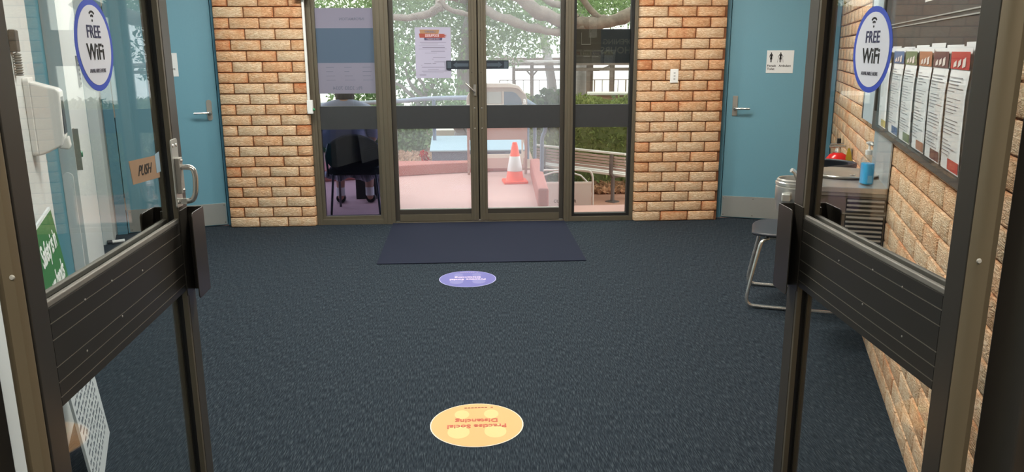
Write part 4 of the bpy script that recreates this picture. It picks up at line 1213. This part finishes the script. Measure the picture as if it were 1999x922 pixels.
# low A-frame board in front of the bench
af = thing('a_frame_board', 'pale A frame board in a rounded tube frame, lettered COMPUTER, before the bench', 'sign', (1.15, 9.55, LOW), -.03)
MB().tube(smoothpts([(-.39, 0, 0), (-.39, 0, .62), (-.38, 0, .78), (-.33, 0, .82), (.30, 0, .82), (.37, 0, .78), (.385, 0, .66), (.385, 0, 0)], 2), .013, n=8).build('tube_frame', mat('grey_white_tube', (206, 202, 200), .4, .2), af, smooth=True)
MB().tube(smoothpts([(-.39, .42, 0), (-.385, .08, .78), (.385, .08, .78), (.385, .42, 0)], 2), .011, n=8).build('rear_frame', mat('grey_white_tube', (206, 202, 200), .4, .2), af, smooth=True)
MB().box(-.375, .365, -.006, .006, .02, .665).build('panel', mat('pale_board_face', (206, 200, 200), .6, noise=.03, nscale=4), af)
MB().box(-.375, .365, -.010, .010, .645, .668).build('top_bar', SLW, af)
MB().box(.02, .11, -.018, .0, .778, .800).build('clip', BLACK, af)
t = MB(); t.mesh(textmesh('COMPUTER', .054, bold=.0006), fr((.034, -.0075, .425), (1, 0, 0), (0, 0, 1))); t.build('lettering', INK, af)

# ---------------- plants
def leaf_mat(name, rgb, var=.35):
    m = bpy.data.materials.new(name); m.use_nodes = True
    nt = m.node_tree; out = nt.nodes['Material Output']; nt.nodes.remove(nt.nodes['Principled BSDF'])
    c = lin(rgb)
    at = nt.nodes.new('ShaderNodeAttribute'); at.attribute_name = 'tone'
    mx = nt.nodes.new('ShaderNodeMix'); mx.data_type = 'RGBA'
    mx.inputs['A'].default_value = (*[v * (1 - var) for v in c], 1); mx.inputs['B'].default_value = (*[min(1, v * (1 + var)) for v in c], 1)
    nt.links.new(at.outputs['Fac'], mx.inputs['Factor'])
    d = nt.nodes.new('ShaderNodeBsdfDiffuse'); tl = nt.nodes.new('ShaderNodeBsdfTranslucent'); ms = nt.nodes.new('ShaderNodeMixShader'); ms.inputs[0].default_value = .45
    nt.links.new(mx.outputs['Result'], d.inputs[0]); nt.links.new(mx.outputs['Result'], tl.inputs[0])
    nt.links.new(d.outputs[0], ms.inputs[1]); nt.links.new(tl.outputs[0], ms.inputs[2]); nt.links.new(ms.outputs[0], out.inputs['Surface'])
    return m
def leaves(name, n, sampler, size, m, parent=None, aspect=2.2):
    verts = []; faces = []; tones = []
    for i in range(n):
        p = Vector(sampler())
        e = Euler((random.uniform(-1.2, 1.2), random.uniform(-1.2, 1.2), random.uniform(0, 6.28))).to_matrix()
        s = size * random.uniform(.6, 1.4)
        a, b = e @ Vector((s * .5, 0, 0)), e @ Vector((0, s * .5 / aspect, 0)); nrm = e @ Vector((0, 0, s * .12))
        k = len(verts)
        verts += [p - a, p - b + nrm, p + a, p + b + nrm]
        faces += [(k, k + 1, k + 2), (k, k + 2, k + 3)]; t_ = random.random(); tones += [t_, t_]
    me = bpy.data.meshes.new(name); me.from_pydata(verts, [], faces)
    a_ = me.attributes.new('tone', 'FLOAT', 'FACE'); a_.data.foreach_set('value', tones)
    me.materials.append(m)
    o = bpy.data.objects.new(name, me); COL.objects.link(o)
    if parent: o.parent = parent
    return o
def in_blobs(blobs):
    ws = [b[3] * b[4] * b[5] for b in blobs]
    def f():
        b = random.choices(blobs, ws)[0]
        while True:
            x, y, z = (random.uniform(-1, 1) for _ in range(3))
            if x * x + y * y + z * z <= 1: break
        return (b[0] + x * b[3], b[1] + y * b[4], b[2] + z * b[5])
    return f
random.seed(21)
BARK = mat('grey_brown_bark', (134, 124, 114), .9, noise=.62, nscale=13, bump=1.0, bscale=30)
BARK2 = mat('pale_grey_bark', (150, 146, 146), .9, noise=.2, nscale=12, bump=.5, bscale=25)
LEAF_F = leaf_mat('fig_leaf', (142, 168, 124)); LEAF_H = leaf_mat('hedge_leaf', (140, 152, 98)); LEAF_P = leaf_mat('pale_leaf', (146, 176, 134)); LEAF_D = leaf_mat('dark_leaf', (84, 108, 80))

tr1 = thing('fig_tree', 'large spreading tree with grey trunk and thick limbs crossing the upper glass', 'tree', (0, 13.6, 0))
def limb(pts, r0, r1, name='limb', m=BARK, par=None, off=(0, 13.6, 0)):
    pp = smoothpts([Vector(p) - Vector(off) for p in pts], 2)
    # gnarl
    q = []
    for i, p_ in enumerate(pp):
        q.append(p_ + Vector((random.uniform(-1, 1), random.uniform(-1, 1), random.uniform(-1, 1))) * r0 * .18)
    rr = [(r0 + (r1 - r0) * i / (len(q) - 1)) * random.uniform(.88, 1.12) for i in range(len(q))]
    return MB().tube(q, rr, n=10).build(name, m, par, smooth=True)
limb([(-.10, 13.6, 0), (-.12, 13.5, .6), (-.02, 13.3, 1.2), (.10, 12.6, 2.0), (.3, 12, 2.6), (.6, 12, 3.4)], .16, .10, 'trunk', BARK2, tr1)
limb([(.05, 12.7, 2.1), (.15, 11.8, 2.08), (.24, 11.3, 2.02), (.62, 11, 1.84), (1.0, 11, 1.73), (1.25, 11, 1.70), (1.6, 11, 1.78)], .075, .045, par=tr1)
limb([(.2, 12.3, 2.6), (.5, 11.5, 2.35), (.75, 11, 2.14), (1.0, 11, 1.95), (1.3, 11, 1.84), (1.6, 11, 1.83), (1.9, 11, 1.83), (2.3, 11, 1.95), (2.9, 11.2, 2.1)], .10, .085, par=tr1)
limb([(.9, 12, 2.5), (1.1, 11.4, 2.12), (1.35, 11, 2.05), (1.5, 11, 1.90)], .05, .04, par=tr1)
limb([(1.45, 11, 2.5), (1.55, 11, 2.15), (1.75, 11.0, 1.92), (2.0, 11, 1.80)], .05, .04, par=tr1)
limb([(.0, 12.5, 2.2), (-.3, 11.6, 2.25), (-.34, 11, 2.1), (-.45, 11, 1.95), (-.6, 11, 1.92), (-.9, 11, 1.88), (-1.4, 11.2, 1.95)], .07, .04, par=tr1)
limb([(-.36, 11, 2.12), (-.22, 11, 1.98), (-.04, 11, 1.95), (.15, 11, 1.90)], .04, .03, par=tr1)
limb([(-.35, 11.2, 2.0), (-.40, 11.2, 2.25), (-.3, 11.3, 2.6)], .05, .06, par=tr1)
crown = [(x, y, z, rx, ry, rz) for x, y, z, rx, ry, rz in (
    (-2.2, 13.6, 2.1, 1.5, 1.3, .9), (-.9, 13.4, 1.95, 1.0, 1.2, .75), (-.2, 13.2, 1.85, .9, 1.0, .75), (.5, 13.6, 1.75, .9, 1.0, .60), (1.2, 13.8, 1.75, .8, 1.0, .42), (.2, 13, 2.7, 1.6, 1.5, .8), (2.2, 14.5, 2.5, 1.6, 1.2, .55), (2.7, 13.8, 2.15, .7, .6, .35), (2.2, 12.8, 2.45, .8, .6, .45), (1.7, 12.4, 2.3, .5, .5, .3))]
leaves('foliage', 33000, in_blobs(crown), .072, LEAF_F, tr1).location = (0, -13.6, 0)

tr2 = thing('twisted_tree', 'small tree with bare twisted branches beyond the left glass door', 'tree', (-.75, 12.3, 0))
for pts in (((-.75, 12.3, 0), (-.72, 12.3, .5), (-.62, 12.3, .85), (-.8, 12.3, 1.15), (-1.0, 12.3, 1.4)), ((-.62, 12.3, .85), (-.45, 12.3, 1.05), (-.40, 12.3, 1.4)), ((-.72, 12.3, .6), (-.95, 12.3, .9), (-1.25, 12.3, 1.05)), ((-.68, 12.3, .75), (-.9, 12.3, .98), (-.95, 12.3, 1.2))):
    limb(pts, .035, .018, 'branch', BARK2, tr2, (-.75, 12.3, 0))
leaves('foliage', 1100, in_blobs([(-.25, 0, 1.35, .5, .4, .3), (.35, 0, 1.0, .35, .3, .2), (.2, .2, .75, .4, .3, .2)]), .09, LEAF_P, tr2)

def tree(x, y, z, h, lean, lab, lf=None, blobs=None, r=.12):
    o_ = thing('distant_tree', lab, 'tree', (x, y, z))
    MB().tube(smoothpts([(0, 0, 0), (lean * .3, 0, h * .4), (lean, 0, h)], 2), [r, r * .7], n=10).build('trunk', BARK2, o_, smooth=True)
    if blobs: leaves('foliage', int(500 * len(blobs)), in_blobs(blobs), .13, lf or LEAF_F, o_)
    return o_
tree(1.95, 17.5, 0, 2.6, -.45, 'leaning pale trunk beyond the pergola, left in the right side window', LEAF_P, [(-.3, 0, 2.6, .6, .5, .5)])
tree(2.62, 18.5, 0, 2.6, .05, 'thick upright trunk behind the pergola posts', LEAF_P, [(0, 0, 2.7, .6, .5, .5)], r=.17)
o_ = tree(4.05, 18, 0, 2.6, -.2, 'bushy tree at the right edge of the view beyond the balustrade', LEAF_D, [(.1, 0, 1.5, .4, .5, .8), (0, 0, 2.7, 1.0, .8, .6)], r=.10)
limb([(4.0, 18, 1.1), (3.5, 18, 1.25), (3.0, 18, 1.0), (2.7, 18, 1.05)], .035, .02, 'branch', BARK2, o_, (4.05, 18, 0))

def shrub(name, x, y, z, blobs, n, size, lf, lab, cat='shrub', group=None):
    o_ = thing(name, lab, cat, (x, y, z), 0, group)
    leaves('foliage', n, in_blobs(blobs), size, lf, o_)
    st_ = MB()
    for k_ in range(5):
        b_ = random.choice(blobs)
        st_.tube([(b_[0] * .4, b_[1] * .4, 0), (b_[0], b_[1], max(.05, b_[2] * .8))], .012, n=6)
    st_.build('stems', BARK, o_)
    return o_
def box_hedge(x0, x1, y0, y1, z0, z1, n, lf, lab, core):
    o_ = thing('hedge', lab, 'hedge', ((x0 + x1) / 2, (y0 + y1) / 2, z0))
    hx, hy, hz = (x1 - x0) / 2, (y1 - y0) / 2, z1 - z0
    MB().prism(rrect(-hx + .12, hx - .12, -hy + .12, hy - .12, .2), 0, hz - .14).build('inner_growth', core, o_)
    def f():
        while True:
            x, y, z = random.uniform(-hx, hx), random.uniform(-hy, hy), random.uniform(0, hz)
            if y < -hy + .22 or z > hz - .22: break
        return (x, y, z + .05 * math.sin(x * 6) + .04 * math.sin(x * 15 + y * 5))
    leaves('foliage', n, f, .085, lf, o_)
HC = mat('hedge_core', (112, 122, 78), .95, noise=.3, nscale=20)
box_hedge(1.0, 4.6, 13.1, 14.6, LOW, .62, 11000, LEAF_H, 'olive green clipped hedge behind the bench outside the right side window', HC)
box_hedge(-3.0, -.52, 11.5, 12.4, .02, .62, 6500, LEAF_P, 'bright green low hedge seen through the lower left door glass', mat('hedge_core_green', (104, 130, 92), .95, noise=.3, nscale=20))
shrub('leafy_shrub', 1.38, 13.2, .3, [(0, 0, .25, .38, .3, .30), (-.1, 0, .1, .3, .3, .25)], 800, .14, LEAF_D, 'dark leafy shrub below the pergola post, beside the van shaped stand')
shrub('leafy_shrub', .2, 11.8, .02, [(-.35, 0, .62, .3, .3, .28), (.2, 0, .5, .4, .3, .3)], 900, .09, LEAF_P, 'green shrub behind the pale blue handrail')
shrub('leafy_shrub', -1.2, 13.5, .02, [(0, 0, .8, .9, .4, .35), (-.6, 0, .6, .6, .4, .5)], 1500, .10, LEAF_P, 'wide green shrub behind the twisted tree')

# leaf litter under the bench
lt = leaves('leaf_litter', 1500, lambda: (random.uniform(.9, 3.2), random.uniform(12.3, 13.2), LOW + random.uniform(.005, .05)), .12, leaf_mat('dry_leaf', (196, 156, 126), .6), aspect=1.6)
tag(lt, 'dry brown leaf litter on the ground under the bench', 'leaf litter', None, 'stuff')
lt = leaves('leaf_litter', 900, lambda: (random.uniform(-1.6, -.5), random.uniform(9.8, 11.4), .02 + random.uniform(.005, .03)), .06, leaf_mat('dry_leaf_small', (200, 170, 150), .5), aspect=1.6)
tag(lt, 'pale dry leaf litter in the bed before the low left hedge', 'leaf litter', None, 'stuff')
fl = shrub('red_flower_plant', -.58, 10.0, .02, [(0, 0, .16, .05, .05, .05), (.02, 0, .10, .06, .05, .05)], 90, .05, leaf_mat('red_petal', (200, 54, 52), .3), 'small red flowering plant beside the rail post behind the kerb', 'plant')

# pergola on the terrace
pg = thing('pergola', 'grey brown timber pergola on the terrace beyond the garden', 'pergola', (2.4, 16, 0))
TIM = mat('weathered_timber', (124, 110, 104), .8, noise=.12, nscale=6)
for x, y in ((-1.31 + .2, 0), (-1.35, 2.2), (.03, 0), (.28, 1.2), (.50, 0), (.9, 2.0)):
    MB().box(x - .035, x + .035, y - .035, y + .035, 0, 1.20).build('post', TIM, pg)
MB().box(-1.5, 1.7, -.05, .05, 1.06, 1.12).build('beam', TIM, pg); MB().box(-1.6, 1.7, -.08, .0, 1.17, 1.22).build('beam', TIM, pg)
MB().box(-1.9, 1.7, 2.0, 2.08, 1.25, 1.31).build('beam', TIM, pg)
rf = MB(); rf.tube([(-1.9, 2.0, 1.42), (-1.1, 0, 1.20)], .035, n=6); rf.build('rafter', TIM, pg)
MB().box(-1.7, 1.6, 0, 2.0, 1.222, 1.25).build('roof_slats', mat('pale_roof', (178, 170, 166), .8), pg)
for g_ in (-1, 1):
    MB().tube([(-1.11, 0, .95), (-1.11 + g_ * .12, 0, 1.09)], .02, n=6).build('brace', TIM, pg)
pt = thing('picnic_table', 'low brown picnic table with white top under the pergola', 'table', (2.75, 15.4, 0), -.15)
MB().box(-.42, .42, -.3, .3, .62, .66).build('tabletop', SLW, pt, bevel=.005); MB().box(-.36, .36, -.24, .24, 0, .62).build('pedestal', mat('brown_brick_block', (176, 140, 126), .85, noise=.1), pt)
for (x, y, lab) in ((2.12, 15.0, 'white topped low bench left of the picnic table'), (3.28, 15.2, 'white topped low bench right of the picnic table')):
    bq = thing('picnic_bench', lab, 'bench', (x, y, 0), -.1, 'low benches around the picnic table')
    MB().box(-.25, .25, -.14, .14, .50, .535).build('seat', SLW, bq, bevel=.004)
    MB().box(-.20, -.14, -.1, .1, 0, .50).build('leg', TIM, bq); MB().box(.14, .20, -.1, .1, 0, .50).build('leg', TIM, bq)
bf = thing('balustrade', 'thin metal balustrade along the terrace edge against the white sky', 'railing', (3.2, 20, 0))
MB().tube([(-2.4, 0, .74), (1.6, 0, .74)], .014, n=6).build('top_rail', TIM, bf)
MB().tube([(-2.4, 0, .12), (1.6, 0, .12)], .012, n=6).build('bottom_rail', TIM, bf)
for k_ in range(21):
    MB().tube([(-2.4 + k_ * .2, 0, 0), (-2.4 + k_ * .2, 0, .74)], .012 if k_ % 4 else .02, n=6).build('baluster', TIM, bf)

# ---------------- chair and seated person outside the left sidelight
DKF = mat('black_navy_fabric', (22, 24, 34), .85)
oc = thing('upholstered_chair', 'black round backed chair outside the left side window, seen from behind', 'chair', (-1.03, 7.02, 0), 0)
def ocb(u, v):
    a = 2 * u - 1; b_ = 2 * v - 1
    # superellipse disc, flatter bottom
    k_ = max(abs(a), abs(b_)); r_ = math.sqrt(a * a + b_ * b_) + 1e-9; sc_ = k_ / r_
    X_, Z_ = a * sc_, b_ * sc_
    wd = .25 if Z_ < 0 else .25
    zz = Z_ * (.20 if Z_ > 0 else .15)
    X_ = X_ * (1.0 if Z_ > 0 else 1.0 + .12 * 0)
    xx = math.copysign(abs(X_) ** .72, X_) * wd if Z_ < 0 else X_ * wd
    return (xx, -.02 + .05 * a * a + .03 * (1 - v) , .545 + zz)
shell('backrest', ocb, 18, 16, .045, oc, DKF)
MB().prism(rrect(-.235, .235, -.0, .44, .07), .37, .44).build('seat', DKF, oc, bevel=.02)
for x, y, x2, y2 in ((-.19, .02, -.215, -.05), (.19, .02, .225, -.05), (-.20, .40, -.21, .45), (.20, .40, .21, .45)):
    MB().tube([(x, y, .38), (x2, y2, 0)], .011, n=10).build('leg', mat('dark_chrome', (90, 92, 100), .25, .9), oc, smooth=True)
for x in (-.235, .235):
    MB().tube([(x, .04, .36), (x * 1.03, .0, .55), (x * .9, -.01, .66)], .010, n=8).build('back_frame', mat('dark_chrome', (90, 92, 100), .25, .9), oc, smooth=True)

def skin(name, verts, edges, radii, m, parent, root=0, sub=2, loc=None):
    me = bpy.data.meshes.new(name); me.from_pydata([Vector(v) for v in verts], edges, []); me.update()
    o_ = bpy.data.objects.new(name, me); COL.objects.link(o_)
    if parent: o_.parent = parent
    md = o_.modifiers.new('skin', 'SKIN'); md.use_smooth_shade = True
    if not me.skin_vertices:
        bm = bmesh.new(); bm.from_mesh(me); bm.verts.layers.skin.verify(); bm.to_mesh(me); bm.free()
    for i, r_ in enumerate(radii):
        d_ = me.skin_vertices[0].data[i]; d_.radius = r_ if isinstance(r_, tuple) else (r_, r_)
        d_.use_root = (i == root)
    sb_ = o_.modifiers.new('sub', 'SUBSURF'); sb_.levels = sub; sb_.render_levels = sub
    me.materials.append(m)
    return o_
pe = thing('person', 'person in pale blue gown and dark hair seated on the black chair, seen from behind', 'person', (-1.12, 7.22, 0), 0)
SKIN = mat('skin', (190, 146, 124), .6)
# pelvis at origin height .50 ; facing +y
V = [(0, 0, .50), (0, .02, .64), (0, .03, .80), (0, .03, .94), (0, .05, 1.02), (0, .08, 1.10), (0, .10, 1.18), (0, .11, 1.26)]
Rr = [(.15, .11), (.135, .10), (.15, .105), (.13, .08), (.055, .055), (.06, .068), (.075, .09), (.06, .07)]
Ed = [(0, 1), (1, 2), (2, 3), (3, 4), (4, 5), (5, 6), (6, 7)]
def chain(start, pts, rads):
    prev = start
    for p_, r_ in zip(pts, rads):
        V.append(p_); Rr.append(r_); Ed.append((prev, len(V) - 1)); prev = len(V) - 1
    return prev
for q in (-1, 1):
    chain(0, [(q * .10, .06, .49), (q * .13, .42, .50), (q * .14, .44, .28), (q * .14, .42, .10), (q * .145, .46, .04), (q * .15, .56, .03)], [.09, .062, .052, .036, .036, .03])
    h_ = chain(3, [(q * .17, .03, .94), (q * .22, .08, .74), (q * .23, .12, .66), (q * .17, .30, .62), (q * .14, .35, .61)], [.055, .042, .038, .028, .026])
    bx, by, bz = V[h_]
    for k_, (dx, ln_) in enumerate(((-.028, .055), (-.010, .068), (.009, .064), (.026, .050))):
        chain(h_, [(bx + q * dx, by + .045, bz + .002), (bx + q * dx * 1.1, by + .045 + ln_ * .6, bz - .008), (bx + q * dx * 1.1, by + .045 + ln_, bz - .026)], [.010, .0085, .0075])
    chain(h_, [(bx - q * .032, by + .015, bz), (bx - q * .050, by + .045, bz - .010)], [.011, .0085])
skin('body', V, Ed, Rr, SKIN, pe)
GOWN = mat('pale_blue_grey_gown', (150, 158, 190), .85, noise=.08, nscale=6)
Vg = [(0, 0, .47), (0, .01, .60), (0, .02, .78), (0, .01, .97), (0, .035, 1.05), (-.19, .02, .93), (.19, .02, .93), (-.235, .07, .74), (.235, .07, .74), (-.22, .2, .65), (.22, .2, .65), (-.13, .22, .50), (.13, .22, .50), (-.14, .42, .49), (.14, .42, .49)]
Eg = [(0, 1), (1, 2), (2, 3), (3, 4), (3, 5), (3, 6), (5, 7), (6, 8), (7, 9), (8, 10), (0, 11), (0, 12), (11, 13), (12, 14)]
skin('gown', Vg, Eg, [(.20, .15), (.18, .14), (.19, .14), (.16, .10), (.085, .085), .075, .075, .06, .06, .045, .045, .10, .10, .08, .08], GOWN, pe)
# gown hem hanging under the seat
hm = MB()
N_ = 28
top = [(-.26 + .54 * k_ / N_, .05 + .015 * math.sin(k_ * 1.3), .40) for k_ in range(N_ + 1)]
bot = [(-.27 + .60 * k_ / N_, .03 + .03 * math.sin(k_ * 1.1), .335 + .018 * math.sin(k_ * .55) - .02 * (k_ / N_)) for k_ in range(N_ + 1)]
for k_ in range(N_): hm.face([top[k_], top[k_ + 1], bot[k_ + 1], bot[k_]])
hmo = hm.build('gown_hem', mat('white_blue_hem', (206, 210, 228), .8), pe, smooth=True); hmo.location = (0, -.04, -.02)
md = hmo.modifiers.new('solid', 'SOLIDIFY'); md.thickness = .006
hr_ = MB(); hr_.lathe([(0, -.17), (.072, -.165), (.084, -.12), (.096, -.02), (.10, .06), (.085, .115), (.05, .145), (0, .155)], c=(0, .070, 1.155), n=24)
hr_.build('hair', mat('dark_brown_hair', (52, 42, 46), .8, noise=.2, nscale=40, stretch=(3, 3, .4)), pe, smooth=True)
for q in (-1, 1):
    MB().tube(smoothpts([(q * .145, .43, .05), (q * .148, .50, .04), (q * .152, .60, .025)], 1), [.045, .045, .03], n=12).build('shoe', BLACK, pe, smooth=True)
    MB().tube([(q * .142, .425, .08), (q * .142, .425, .16)], .042, n=12).build('sock', WHITE, pe, smooth=True)
bxo = thing('black_crate', 'black box standing on the landing beyond the black chair', 'box', (-1.03, 7.98, 0))
MB().box(-.115, .115, -.12, .12, 0, .255).build('box_body', BLACK, bxo, bevel=.006); MB().box(-.12, .12, -.125, .125, .245, .265).build('lid', BLACK, bxo, bevel=.004)
